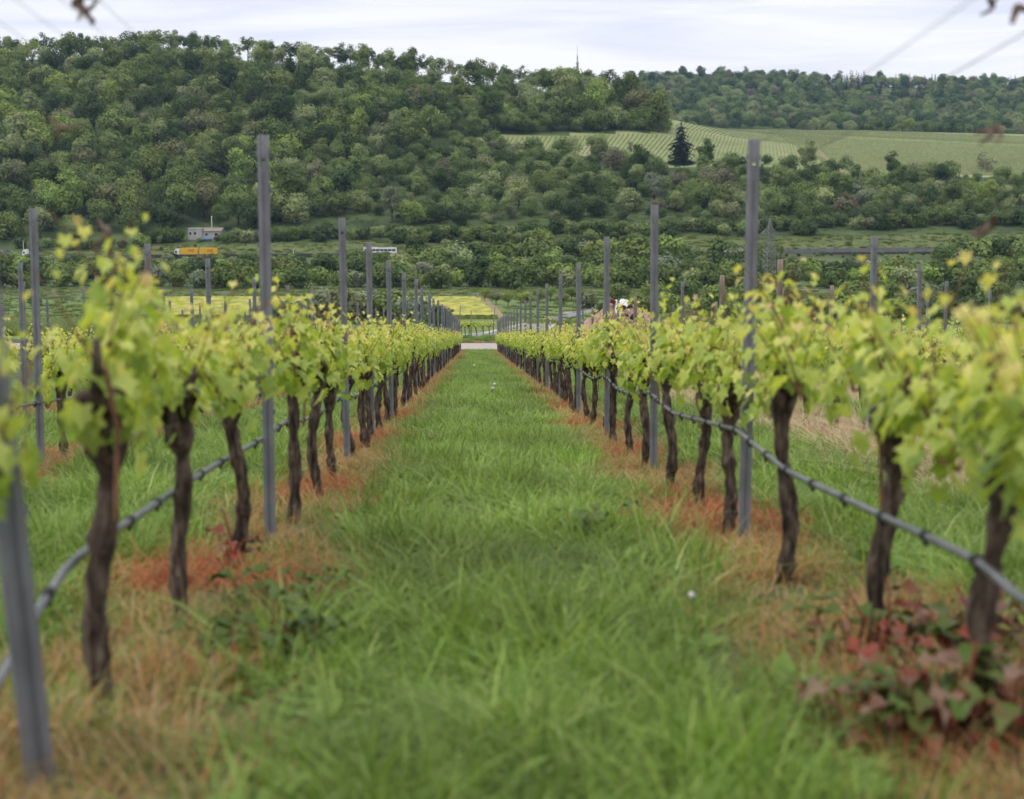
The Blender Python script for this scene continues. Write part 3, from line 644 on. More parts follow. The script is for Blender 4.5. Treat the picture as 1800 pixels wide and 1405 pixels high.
# ------------------------------------------------------------------ trees
def crown_mb(seed, rx=6.0, rz=6.0, zc=8.0, blobs=24, per=64, leaf=0.62, br=(0.30, 0.46), low=-0.75, mb=None):
    r = random.Random(seed); mb = mb or MB(); sx, sy = r.uniform(0.88, 1.12), r.uniform(0.88, 1.12)
    for b in range(blobs):
        while True:
            c = Vector((r.uniform(-1, 1), r.uniform(-1, 1), r.uniform(low, 1)))
            if 0.25 < c.length < 0.95: break
        rb = r.uniform(*br)*rx; k = max(0.1, 1-rb/rx*0.75)
        c = Vector((c.x*rx*k*sx, c.y*rx*k*sy, zc+c.z*rz*k)); tn = r.random()
        for _ in range(per):
            d = Vector((r.gauss(0, 1), r.gauss(0, 1), r.gauss(0.25, 1))).normalized()
            p = c+Vector((d.x, d.y, d.z*0.85))*rb*r.uniform(0.62, 1.08)
            gd = Vector((p.x/rx, p.y/rx, (p.z-zc)/rz)); nrm = (d*0.75+gd*0.7+Vector((r.gauss(0, .3), r.gauss(0, .3), r.gauss(0.1, .3)))).normalized()
            a = nrm.orthogonal(); a.rotate(Matrix.Rotation(r.uniform(0, 6.28), 3, nrm)); a = a.normalized()*leaf*r.uniform(0.35, 0.75); bb = nrm.cross(a)*r.uniform(0.6, 1.0)
            mb.quad([p-a*0.9-bb*0.5, p+a*0.2-bb, p+a, p+a*0.1+bb, p-a*0.8+bb*0.5], 0, tn)
    return mb
def trunk_mb(seed, h=5.0, rad=0.3, zc=8.0, rx=5.0, limbs=6, mb=None):
    r = random.Random(seed); mb = mb or MB()
    mb.tube([(0, 0, -0.8), (r.uniform(-.2, .2), 0, h*0.5), (r.uniform(-.3, .3), r.uniform(-.3, .3), h), (0, 0, zc+1)], [rad*1.2, rad, rad*0.8, rad*0.3], 7)
    for i in range(limbs):
        a = i*6.283/limbs+r.uniform(-.4, .4); h0 = h*r.uniform(0.75, 1.1); e = Vector((math.cos(a)*rx*0.7, math.sin(a)*rx*0.7, zc+r.uniform(-1, 3)))
        mb.tube([(0, 0, h0), (e.x*0.45, e.y*0.45, h0+(e.z-h0)*0.5), e], [rad*0.5, rad*0.32, rad*0.1], 5)
    return mb
KINDS = {
 'bushy': (6.0, 5.0, 4.2, 26, 84, 0.54, (0.28, 0.46), 2.0),  # name: (rx, rz, zc, blobs, per, leaf, br, trunk h)
 'round': (6.0, 5.2, 7.2, 26, 84, 0.54, (0.30, 0.44), 3.5), 'tall': (4.8, 7.2, 9.0, 26, 82, 0.54, (0.30, 0.46), 4.0),
 'spreading': (7.2, 4.6, 6.8, 28, 80, 0.54, (0.26, 0.38), 3.2), 'airy': (5.0, 5.4, 10.0, 20, 46, 0.55, (0.22, 0.36), 7.0), 'thin': (5.4, 5.2, 7.4, 30, 30, 0.42, (0.24, 0.36), 4.0)}
CROWN = {}; TRUNK = {}
for k, (rx, rz, zc, bl, per, lf, br, th) in KINDS.items():
    CROWN[k] = [crown_mb(hash_ + 11*len(k), rx, rz, zc, bl, per, lf, br).mesh('crown', M['crown']) for hash_ in range(1, 6)]
    TRUNK[k] = [trunk_mb(50+i, th, 0.28, zc, rx).mesh('trunk', M['treebark']) for i in range(2)]
SHRUB = [crown_mb(300+i, 3.4, 2.7, 2.0, 18, 52, 0.5, (0.3, 0.48), -0.9).mesh('shrub', M['crown']) for i in range(6)]
def stuff_copy(me):
    c = me.copy(); c.materials.clear(); c.materials.append(M['forest']); return c
def conifer_mb(seed, h=18, rb=4.5, tiers=13, per=34, mb=None, m=0, ex=0.7):
    r = random.Random(seed); mb = mb or MB()
    for t in range(tiers):
        f = t/(tiers-1); z = 1.5+(h-1.8)*f; rr_ = rb*(1-f)**ex*r.uniform(0.75, 1.15)+0.3
        for k in range(max(7, int(per*(1-f*0.6)))):
            a = r.uniform(0, 6.283); L = rr_*r.uniform(0.4, 1.05); d = Vector((math.cos(a), math.sin(a), 0)); sd = Vector((-d.y, d.x, 0)); w = 0.5+0.16*L
            z0 = z+r.uniform(-0.5, 0.5); p0 = d*0.15; p0.z = z0; p1 = d*L*0.6; p1.z = z0-0.22*L; p2 = d*L; p2.z = z0-0.30*L
            mb.quad([p0-sd*0.2, p1-sd*w*0.6, p2, p1+sd*w*0.6, p0+sd*0.2], m, r.random())
            p3 = d*L*0.75; p3.z = z0-0.3*L; mb.quad([p3-sd*w*0.5, p3+d*0.4-Vector((0, 0, 0.9)), p3+sd*w*0.5], m, r.random())
    return mb
TONES = {'dark green': (0.058, 0.094, 0.030), 'deep green': (0.104, 0.148, 0.043), 'mid green': (0.155, 0.204, 0.060), 'fresh green': (0.210, 0.285, 0.072), 'pale green': (0.263, 0.308, 0.134), 'olive': (0.190, 0.202, 0.095), 'brownish': (0.175, 0.162, 0.098), 'grey-green': (0.185, 0.213, 0.140)}
def jitter(c, r, a=0.13):
    k = 1+r.uniform(-a, a); return (c[0]*k*(1+r.uniform(-.06, .06)), c[1]*k, c[2]*k*(1+r.uniform(-.1, .1)), 1)
def put_tree(p, kind, tone, s, rr, name='tree', hs=1.0):
    t = link(name, None); t.location = p; t.rotation_euler = (0, 0, rr.uniform(0, 6.28)); t.scale = (s, s, s*hs); t.empty_display_size = 0.5
    c = link('crown', rr.choice(CROWN[kind]), t); c.color = jitter(TONES[tone], rr); link('trunk', rr.choice(TRUNK[kind]), t)
    return t
COLS = [(-1e9, 110, 'right of the white lorry' , 'above the white lorry'), (110, 290, '', 'left of the yellow truck'), (290, 440, '', 'above the yellow truck'), (440, 590, '', 'behind the tallest left post'), (590, 760, '', 'above the white bus'),
        (760, 950, '', 'above the yellow field'), (950, 1075, '', 'under the mast'), (1075, 1180, '', 'left of the dark spruce'), (1180, 1330, '', 'right of the dark spruce'), (1330, 1500, '', 'above the pylon'), (1500, 1640, '', 'below the hillside vineyard'), (1640, 1e9, '', 'at the right edge')]
SCOL = {'above the white lorry': 'near the white lorry', 'left of the yellow truck': 'left of the yellow truck', 'above the yellow truck': 'near the yellow truck', 'above the white bus': 'near the white bus', 'above the yellow field': 'behind the yellow field', 'under the mast': 'below the mast', 'left of the dark spruce': 'below the spruce', 'right of the dark spruce': 'left of the pylon', 'above the pylon': 'near the pylon', 'below the hillside vineyard': 'right of the pylon'}
def colname(px):
    for a, b, _, n in COLS:
        if a <= px < b: return n
def label_all(items, noun):          # items: (object, px, band, tone); counted from the left among those alike
    cells = {}
    for o, px, band, tone, shape in items: cells.setdefault((band, SCOL.get(colname(px), colname(px)) if noun == 'shrub' else colname(px), tone, shape), []).append((px, o))
    for (band, cn, tone, shape), L in cells.items():
        L.sort(key=lambda t: t[0])
        for i, (px, o) in enumerate(L):
            w = '%s %s%s %s %s' % (tone, shape+' ' if shape else '', noun, band, cn)
            if len(L) > 1: w += ', ' + ('leftmost' if i == 0 else 'rightmost' if i == len(L)-1 else ORD[i+1]+' from left')
            if len(w.replace('-', ' ').split()) > 16: w = w.replace(' from left', '').replace(', ', ', ') if False else w.replace('the tallest left post', 'the tall left post').replace('tall-stemmed ', '')
            o['label'] = w
R = random.Random(21)
TREES = []      # candidates: (px, d, kind, tone, scale, band)
def forest_zone(px0, px1, d0f, d1f, sp, band_f, kinds, tones, smin, smax):
    d = d0f(0.5*(px0+px1)) if callable(d0f) else d0f
    dmin = min(d0f(p) for p in np.linspace(px0, px1, 9)); dmax = max(d1f(p) for p in np.linspace(px0, px1, 9)); d = dmin
    while d < dmax:
        step = sp/d*FPX; p = px0+R.uniform(0, step)
        while p < px1:
            dd = d+R.uniform(-sp*0.4, sp*0.4)
            if d0f(p) <= dd <= d1f(p):
                TREES.append((p, dd, R.choice(kinds), R.choice(tones), R.uniform(smin, smax), band_f(p, dd)))
            p += step*R.uniform(0.75, 1.25)
        d += sp*R.uniform(0.85, 1.1)
def ip(xs, ys): return lambda p: float(np.interp(p, xs, ys))
ridge = ip([-300, 600, 850, 1000, 1100, 1165], [1118, 1118, 1122, 1132, 1122, 1100])
low = ip([-300, 0, 300, 450, 560, 640, 720, 800, 850, 1000, 1165], [782, 784, 796, 800, 815, 885, 930, 985, 1016, 1030, 1048])
def bnd(p, d):
    f = (d-low(p))/max(30, ridge(p)-low(p)); return 'high on the slope' if f > 0.62 else 'midway up the slope' if f > 0.3 else 'low on the slope'
forest_zone(-120, 1166, low, lambda p: ridge(p)-8, 13.5, bnd, ['round']*4+['tall']*3+['bushy']*4+['thin'], ['dark green']*3+['deep green']*6+['mid green']*7+['fresh green']*3+['pale green']*2+['olive']*2+['fresh green'], 0.95, 1.9)
p = -140.
while p < 1160:                                           # the crest: taller, thinner trees against the sky
    TREES.append((p, ridge(p)+R.uniform(-6, 6), R.choice(['airy', 'airy', 'tall', 'airy']), R.choice(['dark green', 'deep green', 'deep green', 'mid green', 'olive']), R.uniform(1.0, 1.3)*(1.12 if p > 1030 else 1), 'on the crest')); p += R.uniform(11, 19)
p = 835.
while p < 1168:
    TREES.append((p, low(p)+R.uniform(1, 6), R.choice(['bushy', 'bushy', 'round']), R.choice(['dark green', 'deep green', 'deep green', 'mid green']), R.uniform(0.9, 1.35), 'low on the slope')); p += R.uniform(14, 22)
p = 860.
while p < 1130:
    TREES.append((p, ridge(p)-R.uniform(3, 14), R.choice(['round', 'bushy', 'tall']), R.choice(['deep green', 'mid green', 'mid green']), R.uniform(0.85, 1.2), 'high on the slope')); p += R.uniform(10, 16)
# mixed scrub wood between the forest, the hedge and the hillside vineyard
mlow = ip([-300, 300, 560, 700, 850, 1200, 1900], [900, 900, 830, 800, 800, 795, 795])
mhigh = ip([-300, 560, 600, 700, 800, 850, 1000, 1150, 1300, 1500, 1900], [700, 845, 885, 925, 975, 985, 945, 935, 928, 925, 915])
forest_zone(540, 1900, mlow, mhigh, 11.5, lambda p, d: 'among the scrub', ['bushy']*7+['round']+['thin']*1+['tall'], ['deep green']*3+['mid green']*4+['fresh green']*2+['pale green']*3+['olive']*2+['grey-green']*3+['brownish']*1+['dark green'], 0.6, 1.35)
def clear(p, d):                                          # grassy gaps in the scrub
    for (cp, cd, rp_, rd_) in ((1194, 922, 28, 22), (690, 850, 26, 20), (660, 815, 30, 10), (1060, 800, 25, 10), (1150, 835, 18, 10), (1520, 905, 40, 12)):
        if ((p-cp)/rp_)**2+((d-cd)/rd_)**2 < 1: return True
    return False
TREES = [t for t in TREES if not clear(t[0], t[1])]
# which ones show: the nearest and largest 270 become things, the rest one forest
def vis_rank(t): return -(t[4]*(1.35 if t[5] == 'on the crest' else 1)/t[1])
inview = [t for t in TREES if -40 < t[0] < 1840]; inview.sort(key=vis_rank)
chosen = set(map(id, inview[:268])); items = []; rest = []
for t in TREES:
    if id(t) not in chosen: rest.append(t); continue
    px, d, kind, tone, s, band = t; o = put_tree(on(px, d), kind, tone, s, R); tag(o, '', 'tree', 'trees on the hill across the valley'); items.append((o, px, band, tone, {'thin': 'sparse', 'airy': 'slim', 'spreading': 'broad'}.get(kind, kind)))
label_all(items, 'tree')
FP = protos('forest_trees', [stuff_copy(me) for k in ('round', 'tall', 'spreading', 'airy', 'thin', 'bushy') for me in CROWN[k]])
KI = {'round': 0, 'tall': 1, 'spreading': 2, 'airy': 3, 'thin': 4, 'bushy': 5}
P = [[], [], [], []]
for px, d, kind, tone, s, band in rest:
    P[0].append(on(px, d)); P[1].append((0, 0, R.uniform(0, 6.28))); P[2].append((s, s, s)); P[3].append(KI[kind]*5+R.randrange(5))
scatter('forest', *P, FP, 'dense mixed wood filling in the hillside behind the nearer trees')
# far hill
cf = [conifer_mb(i, 19, 5.2, 9, 16).mesh('conifer', M['conifer']) for i in range(2)]
FP2 = protos('far_trees', [stuff_copy(me) for k in ('round', 'tall', 'spreading') for me in CROWN[k][:3]]+cf)
P = [[], [], [], []]
d = 1890.
while d < 2760:
    pxx = 1020.
    while pxx < 1950:
        dd = d+R.uniform(-12, 12); top = np.interp(pxx, [1000, 1165, 1300, 1500, 1800, 2150], [2500, 2500, 2550, 2600, 2700, 2700])
        if dd < top+25:
            f = (dd-1900)/(top-1900); con = (math.sin(pxx*0.021+1)+math.sin(pxx*0.009)) > 0.1 and f > 0.55 and R.random() < 0.6
            s = R.uniform(1.2, 1.9); P[0].append(on(pxx, dd)); P[1].append((0, 0, R.uniform(0, 6.28))); P[2].append((s*0.9, s*0.9, s*0.66) if con else (s, s, s*R.uniform(0.8, 1.05))); P[3].append(9+R.randrange(2) if con else R.randrange(9))
        pxx += 17/d*FPX*R.uniform(0.7, 1.3)
    d += 19
scatter('distant_forest', *P, FP2, 'hazy far-off forest covering the long ridge at right')
# single trees that stand out
def named_tree(px, d, kind, tone, s, label, group=None, hs=1.0):
    o = put_tree(on(px, d), kind, tone, s, R, hs=hs); tag(o, label, 'tree', group); return o
sp_p = on(1194, 942); t = thing('spruce_tree', 'dark solitary spruce at the left end of the hillside vineyard', 'tree', sp_p)
conifer_mb(77, 22, 12.0, 12, 62, ex=0.5).obj('crown', M['conifer'], t); mb = MB(); mb.tube([(0, 0, -0.5), (0, 0, 10), (0, 0, 19)], [0.4, 0.25, 0.05], 7); mb.obj('trunk', M['treebark'], t)
ob = thing('spruce_tree', 'dark blackish spruce inside the leafy wood at left', 'tree', on(535, 985)); conifer_mb(78, 13, 4.5, 12, 40).obj('crown', M['conifer'], ob); mb = MB(); mb.tube([(0, 0, -0.5), (0, 0, 12)], [0.3, 0.05], 7); mb.obj('trunk', M['treebark'], ob)
for i, (px, s, kd, tn) in enumerate(((1516, .5, 'round', 'mid green'), (1535, .85, 'spreading', 'deep green'), (1553, .7, 'round', 'dark green'), (1578, .75, 'spreading', 'mid green'), (1592, .95, 'round', 'fresh green'), (1617, .7, 'round', 'deep green'), (1664, .75, 'tall', 'dark green'), (1678, .5, 'round', 'mid green'), (1694, .42, 'round', 'deep green'))):
    named_tree(px, 1385, kd, tn, s, 'small %s tree on the skyline of the hillside vineyard, %s from left' % (tn, ORD[i+1]), 'trees on the vineyard skyline')
named_tree(1107, 955, 'thin', 'brownish', 0.62, 'bare brownish tree at the edge of the hillside vineyard', hs=1.2)
named_tree(1140, 930, 'round', 'dark green', 0.62, 'dark tree with a clear trunk left of the spruce')
named_tree(1440, 850, 'tall', 'fresh green', 1.0, 'bright yellow-green tree below the hillside vineyard')
named_tree(1362, 905, 'round', 'mid green', 0.6, 'small round tree right of the tallest right-row post top')
for i, (px, d, s) in enumerate(((852, 500, .36), (872, 486, .40), (893, 478, .42), (915, 492, .40), (925, 478, .40), (948, 490, .42), (968, 498, .42), (990, 485, .36), (1005, 500, .4))):
    o = named_tree(px, d, R.choice(('round', 'spreading')), R.choice(('mid green', 'olive', 'fresh green')), s, 'small orchard tree on the meadow right of the yellow field, %s from left' % ORD[i+1], 'orchard trees in the meadow', hs=0.95)

# ------------------------------------------------------------------ shrubs
SH = []
def put_shrub(px, d, s, tone, band, hs=1.0): SH.append((px, d, s, tone, band))
ST_ = ['dark green']*3+['deep green']*6+['mid green']*5+['fresh green']*2+['pale green']*1+['grey-green']*1
for d, step, s0, s1, band in ((572, 34, 1.3, 1.9, 'in the front thicket'), (612, 34, 1.5, 2.1, 'in the middle thicket'), (655, 32, 1.5, 2.0, 'in the middle thicket'), (697, 28, 1.1, 1.6, 'in the roadside thicket'), (722, 20, 0.55, 0.95, 'just below the road')):
    px = -30.
    while px < 1840:
        k = 1.0
        if d > 680 and (720 < px < 1200 or 1255 < px < 1400 or px > 1640): k = 1.75
        if 1380 < px < 1640 and d > 640: k = 0.45
        if 60 < px < 600 and d > 640: k = 0.75
        put_shrub(px, d+R.uniform(-12, 12), R.uniform(s0, s1)*k, R.choice(ST_), band); px += step*R.uniform(0.75, 1.3)
for px in list(np.arange(705, 1190, 17.)): put_shrub(px+R.uniform(-6, 6), R.uniform(750, 768), R.uniform(0.9, 1.7), R.choice(ST_), 'on the roadside bank')
px = 250.                                                   # the hedge above the grassy bank
while px < 1420:
    if not (322 < px < 392): put_shrub(px, 775+R.uniform(-4, 6), R.uniform(1.15, 1.7), R.choice(['dark green', 'deep green', 'deep green', 'mid green']), 'in the roadside hedge')
    px += R.uniform(15, 24)
px = 1420.
while px < 1850: put_shrub(px, 785+R.uniform(-4, 6), R.uniform(1.4, 2.0), R.choice(['dark green', 'deep green', 'deep green']), 'in the roadside hedge'); px += R.uniform(20, 30)
px = 40.
while px < 300: put_shrub(px, 770+R.uniform(-6, 12), R.uniform(0.8, 1.3), R.choice(['dark green', 'deep green', 'deep green', 'mid green']), 'at the foot of the wood'); px += R.uniform(18, 28)
for px, d, s, tn in ((285, 758, .35, 'fresh green'), (648, 732, .66, 'mid green'), (664, 731, .6, 'fresh green'), (680, 732, .62, 'deep green'), (697, 731, .5, 'mid green'), (1445, 731, .4, 'deep green'), (1500, 731, .5, 'mid green'), (1548, 731, .42, 'dark green'), (1600, 731, .5, 'mid green'), (1638, 731, .6, 'deep green'), (352, 777, .55, 'mid green'), (384, 779, .6, 'fresh green'), (320, 762, .3, 'fresh green'), (345, 765, .3, 'pale green'), (255, 770, 1.3, 'fresh green'), (640, 830, .5, 'grey-green'), (700, 820, .45, 'olive'), (672, 800, .4, 'grey-green'), (745, 815, .55, 'mid green'), (1330, 750, .5, 'mid green'), (1490, 752, .6, 'mid green')):
    put_shrub(px, d, s, tn, 'on the roadside bank')
for px, d, s, tn in ((535, 350, 1.2, 'grey-green'), (490, 360, 1.1, 'mid green'), (455, 370, 0.9, 'grey-green'), (570, 340, 1.5, 'grey-green'), (605, 330, 1.6, 'olive'), (645, 340, 1.7, 'grey-green'), (690, 335, 1.6, 'mid green'), (728, 325, 1.3, 'grey-green'), (1150, 490, 1.6, 'mid green'), (1205, 500, 1.7, 'deep green'), (1260, 480, 1.6, 'fresh green'), (1320, 500, 1.7, 'mid green'), (1375, 470, 1.6, 'deep green'), (1085, 505, 1.3, 'mid green'), (1500, 480, 1.8, 'mid green'), (1560, 500, 1.8, 'deep green'), (1620, 470, 1.8, 'grey-green'), (1690, 480, 1.9, 'dark green'), (1750, 470, 1.8, 'deep green'), (60, 480, 1.0, 'mid green'), (180, 500, 1.0, 'deep green'), (772, 215, 0.62, 'dark green'), (785, 210, 0.42, 'dark green'), (1060, 430, 0.9, 'dark green'), (1100, 425, 0.8, 'deep green'), (1030, 470, 1.25, 'olive'), (1125, 440, 1.3, 'mid green'), (1180, 455, 1.3, 'fresh green'), (1240, 440, 1.1, 'deep green'), (1290, 430, 1.1, 'mid green'), (1440, 400, 1.5, 'mid green'), (1480, 420, 1.6, 'fresh green'), (1540, 420, 1.4, 'grey-green'), (1590, 400, 1.5, 'mid green'), (1650, 400, 1.4, 'deep green'), (1720, 390, 1.5, 'dark green'), (1780, 400, 1.5, 'deep green'), (1410, 330, 0.9, 'deep green')):
    put_shrub(px, d, s, tn, 'on the valley floor')
SH.sort(key=lambda t: -(t[2]/t[1])*(0.75 if t[4] == 'in the middle thicket' else 1.2 if 'bank' in t[4] else 1))
its = []; P = [[], [], [], []]
for i, (px, d, s, tone, band) in enumerate(SH):
    if i < 285 and -20 < px < 1820:
        o = link('shrub', R.choice(SHRUB)); o.location = on(px, d); o.rotation_euler = (0, 0, R.uniform(0, 6.28)); o.scale = (s, s, s); o.color = jitter(TONES[tone], R)
        tag(o, '', 'shrub', 'shrubs in the valley'); its.append((o, px, band, tone, ''))
    else: P[0].append(on(px, d)); P[1].append((0, 0, R.uniform(0, 6.28))); P[2].append((s, s, s)); P[3].append(R.randrange(6))
MG = [[], [], [], []]
for n_, d0_, d1_, p0_, p1_ in ((1300, 506, 562, -40, 1840), (1300, 745, 772, 60, 1840), (1800, 772, 890, 380, 1250), (500, 772, 900, 1180, 1840), (900, 420, 505, 890, 1840), (500, 260, 420, -40, 760), (500, 260, 420, 930, 1840), (1700, 130, 505, -60, 330)):
    for _ in range(n_):
        px, d = R.uniform(p0_, p1_), R.uniform(d0_, d1_); q = R.uniform(3.0, 7.0); MG[0].append(on(px, d)); MG[1].append((0, 0, R.uniform(0, 6.28))); MG[2].append((q, q, q*0.7)); MG[3].append(R.randrange(3))
M['meadow_blade'] = leaf_mat('meadow_blades', [(0, (0.06, 0.095, 0.02)), (0.5, (0.115, 0.165, 0.035)), (1, (0.21, 0.22, 0.07))], src='random', tonemix=0.3, trans=0.3, rough=0.6, spec=0.15)
scatter('meadow_grass', *MG, protos('meadow_tufts', [tuft(400+i, 60, 0.22, 0.08, 0.22, 0.022, M['meadow_blade'], 1.2, 0.9) for i in range(3)]), 'rough tall grass on the valley meadows and road bank')
label_all(its, 'shrub')
scatter('shrubbery', *P, protos('thicket_shrubs', [stuff_copy(me) for me in SHRUB]), 'low dense shrubbery filling the valley thicket below the main road')

# ------------------------------------------------------------------ fields
M['rape'] = noise_mat('rapeseed', [(0.32, (0.14, 0.18, 0.03)), (0.5, (0.28, 0.28, 0.05)), (0.7, (0.44, 0.39, 0.06))], 0.35, 0.9, 9, stretch=(1, 0.35, 1))
M['rapeside'] = noise_mat('rapeseed_stems', [(0.3, (0.08, 0.12, 0.03)), (0.7, (0.22, 0.24, 0.05))], 0.8, 0.9, 6)
def build_rape():
    r = random.Random(4); mb = MB(); ni, nj = 90, 150; idx = {}
    for i in range(ni+1):
        d = 427+(505-427)*i/ni; pr = 875+(838-875)*i/ni-2*math.sin(i*0.3)
        for j in range(nj+1):
            px = 290+(pr-290)*j/nj; x = (px-900)/FPX*d; h = 1.15+r.uniform(-0.10, 0.10)
            if abs(math.sin((d+0.25*x)/19.0)) < 0.035 or abs(math.sin((x+0.1*d)/21.0)) < 0.03: h = 0.55
            idx[i, j] = mb.add([(x, d, zf(x, d)+h)])
    for i in range(ni):
        for j in range(nj): mb.face((idx[i, j], idx[i, j+1], idx[i+1, j+1], idx[i+1, j]), 0)
    def skirt(seq):
        prev = None
        for a in seq:
            x, y, z = mb.v[a]; b = mb.add([(x+r.uniform(-.2, .2), y+r.uniform(-.2, .2), zf(x, y)-0.1)])
            if prev: mb.face((prev[0], a, b, prev[1]), 1)
            prev = (a, b)
    skirt([idx[0, j] for j in range(nj+1)]); skirt([idx[i, nj] for i in range(ni+1)]); skirt([idx[ni, j] for j in range(nj+1)])
    tag(mb.obj('rapeseed_field', [M['rape'], M['rapeside']]), 'bright yellow flowering rapeseed field on the valley floor', kind='stuff')
build_rape()
M['hillvine'] = leaf_mat('hill_vines', [(0, (0.155, 0.195, 0.065)), (1, (0.245, 0.275, 0.11))], trans=0.2, rough=0.7, spec=0.2)
def build_hill_rows():
    r = random.Random(9); mb = MB()
    def row(p0, d0, p1, d1, n=14, h=0.5):
        a, b = on(p0, d0), on(p1, d1); L = (b-a).length; n = max(3, int(L/5)); prev = None; sd = Vector((b.y-a.y, a.x-b.x, 0)).normalized()*0.3
        for i in range(n+1):
            q = a.lerp(b, i/n); q.z = zf(q.x, q.y); hh = h*r.uniform(0.8, 1.15); k = mb.add([q-sd, q-sd*0.8+Vector((0, 0, hh)), q+sd*0.8+Vector((0, 0, hh)), q+sd])
            if prev is not None:
                t = r.random()
                for w in range(3): mb.face((prev+w, prev+w+1, k+w+1, k+w), 0, t)
            prev = k
    px = 850.
    while px < 1165:
        lo = np.interp(px, [850, 1000, 1165], [1003, 958, 950]); hi = np.interp(px, [850, 1000, 1165], [1011, 1021, 1045]); row(px, lo, px+np.interp(px, [850, 1165], [2, 38]), hi); px += 7.5
    px = 1170.
    while px < 1432: row(px, 936, px+np.interp(px, [1170, 1432], [35, -20]), 1080); px += 7.5
    px = 1185.
    while px < 1432: row(px, 1086, px+np.interp(px, [1185, 1432], [60, 90]), 1290); px += 7
    k = 0
    for k in range(150):
        s = 1300+k*6.0; row(s, 1345, s+165, 938)
    tag(mb.obj('hillside_vine_rows', M['hillvine']), 'fine parallel vine rows striping the far hillside field', kind='stuff')
build_hill_rows()
# lower vineyard block beyond the track
LB = [(612, 118.5, -0.12), (680, 119, 0.0), (800, 118.5, 0.05)]
EP = MB(); EP.tube([(0, 0, -0.1), (0, 0, 1.0), (0, 0, 2.05)], [0.04, 0.038, 0.036], 8); EPM = EP.mesh('end_post', M['oldwood'], True)
def lower_post(px, d, lean, s, label):
    o = link('wooden_post', EPM); o.location = on(px, d); o.rotation_euler = (0, lean, 0); o.scale = (1, 1, s); tag(o, label, 'post', 'posts of the lower vineyard block')
lower_post(804, 119, 0.10, 1.12, 'dark leaning end post beyond the track, left one of the pair')
lower_post(866, 119, 0.07, 1.08, 'dark leaning end post beyond the track, right one of the pair')
lower_post(828, 121, 0.0, 0.95, 'thin upright post beyond the track between the leaning pair')
lower_post(885.5, 121, 0.0, 0.85, 'dark upright post just right of the leaning pair beyond the track')
for i, (px, d) in enumerate(((812, 127), (818, 124), (825, 120.5), (838, 121), (849, 121.5), (860.5, 120))):
    p = on(px, d); o = thing('grape_vine', 'small vine beyond the gravel track, %s from left' % ORD[i+1], 'vine', p, R.uniform(1.2, 1.9), 'vines of the lower block')
    for nm, me in zip(('trunk', 'leaves', 'cane'), VF[i]): link(nm, me, o)
    o.scale = (1.15, 1.15, 1.15)
for i, px in enumerate((216, 255, 300, 340, 420, 441, 520)):
    o = link('wooden_post', EPM); o.location = on(px, 128+i*3); tag(o, 'distant thin post below the left rows before the yellow field, %s from left' % ORD[i+1], 'post', 'posts of the lower vineyard block')

# ------------------------------------------------------------------ heap, vehicles, buildings, masts
M['heapsoil'] = noise_mat('heap_earth', [(0.3, (0.20, 0.12, 0.09)), (0.6, (0.36, 0.25, 0.19)), (0.8, (0.44, 0.33, 0.27))], 2.2, 0.95, 7, bump=0.6)
def build_heap():
    r = random.Random(12); p = on(1092, 102.5); t = thing('earth_heap', 'pinkish brown earth heap topped with white sheeting behind the right row', 'heap', p); t.scale = (1.35, 1.35, 1.33)
    mb = MB(); ns, nr = 40, 12; idx = {}
    for i in range(nr+1):
        f = i/nr
        for j in range(ns):
            a = 2*math.pi*j/ns; rad = (1.75+0.7*abs(math.cos(a)))*f*(1+0.10*math.sin(3*a+1)+0.05*math.sin(7*a)); h = 2.32*(1-f**1.5)*(1+0.03*math.sin(5*a)*f)+r.uniform(-.07, .07)
            if i == 0: rad = 0; h = 2.32
            idx[i, j] = mb.add([(rad*math.cos(a)*1.25-0.25*f*0, rad*math.sin(a)*0.9, h-0.1)])
    for i in range(nr):
        for j in range(ns): mb.face((idx[i, j], idx[i, (j+1) % ns], idx[i+1, (j+1) % ns], idx[i+1, j]))
    mb.obj('mound', M['heapsoil'], t)
    mb = MB()                                              # draped sheet near the top
    g = {}
    for i in range(9):
        for j in range(7):
            x = -0.30+0.62*i/8; y = -0.62+0.7*j/6-0.25*math.sin(i*0.8); q = math.hypot(x/1.25/2.2, y/0.9/1.9); z = 2.32*(1-min(1, q)**1.5)+0.07+0.05*math.sin(i*1.7+j*2.1)
            g[i, j] = mb.add([(x, y, z)])
    for i in range(8):
        for j in range(6): mb.face((g[i, j], g[i+1, j], g[i+1, j+1], g[i, j+1]))
    mb.obj('white_sheet', M['white'], t)
    for (x, y, z, a, b) in ((-0.08, -0.85, 2.02, 0.26, 0.11), (0.34, -0.75, 2.06, 0.16, 0.08), (0.50, -1.05, 1.62, 0.24, 0.14), (0.15, -1.1, 1.68, 0.15, 0.06)):
        mb = MB(); mb.tube([(x-a*0.6, y, z-0.04), (x-a*0.2, y-0.1, z+0.05), (x+a*0.3, y-0.1, z+0.06), (x+a*0.7, y, z-0.02)], [b*0.5, b, b*0.9, b*0.4], 8, jit=0.2, rr=r); mb.obj('black_tarp', M['black'], t)
    mb = MB(); mb.box((-0.42, -0.3, 2.30), (0.26, 0.3, 0.18), rot=Euler((0.2, 0.5, 0.3)).to_matrix()); mb.obj('red_sack', flat('red_cloth', (0.16, 0.03, 0.03)), t)
build_heap()
M['yellow'] = flat('yellow_paint', (0.70, 0.43, 0.035), 0.4); M['red'] = flat('red_paint', (0.55, 0.015, 0.02), 0.5); M['glass'] = flat('dark_glass', (0.02, 0.025, 0.03), 0.1)
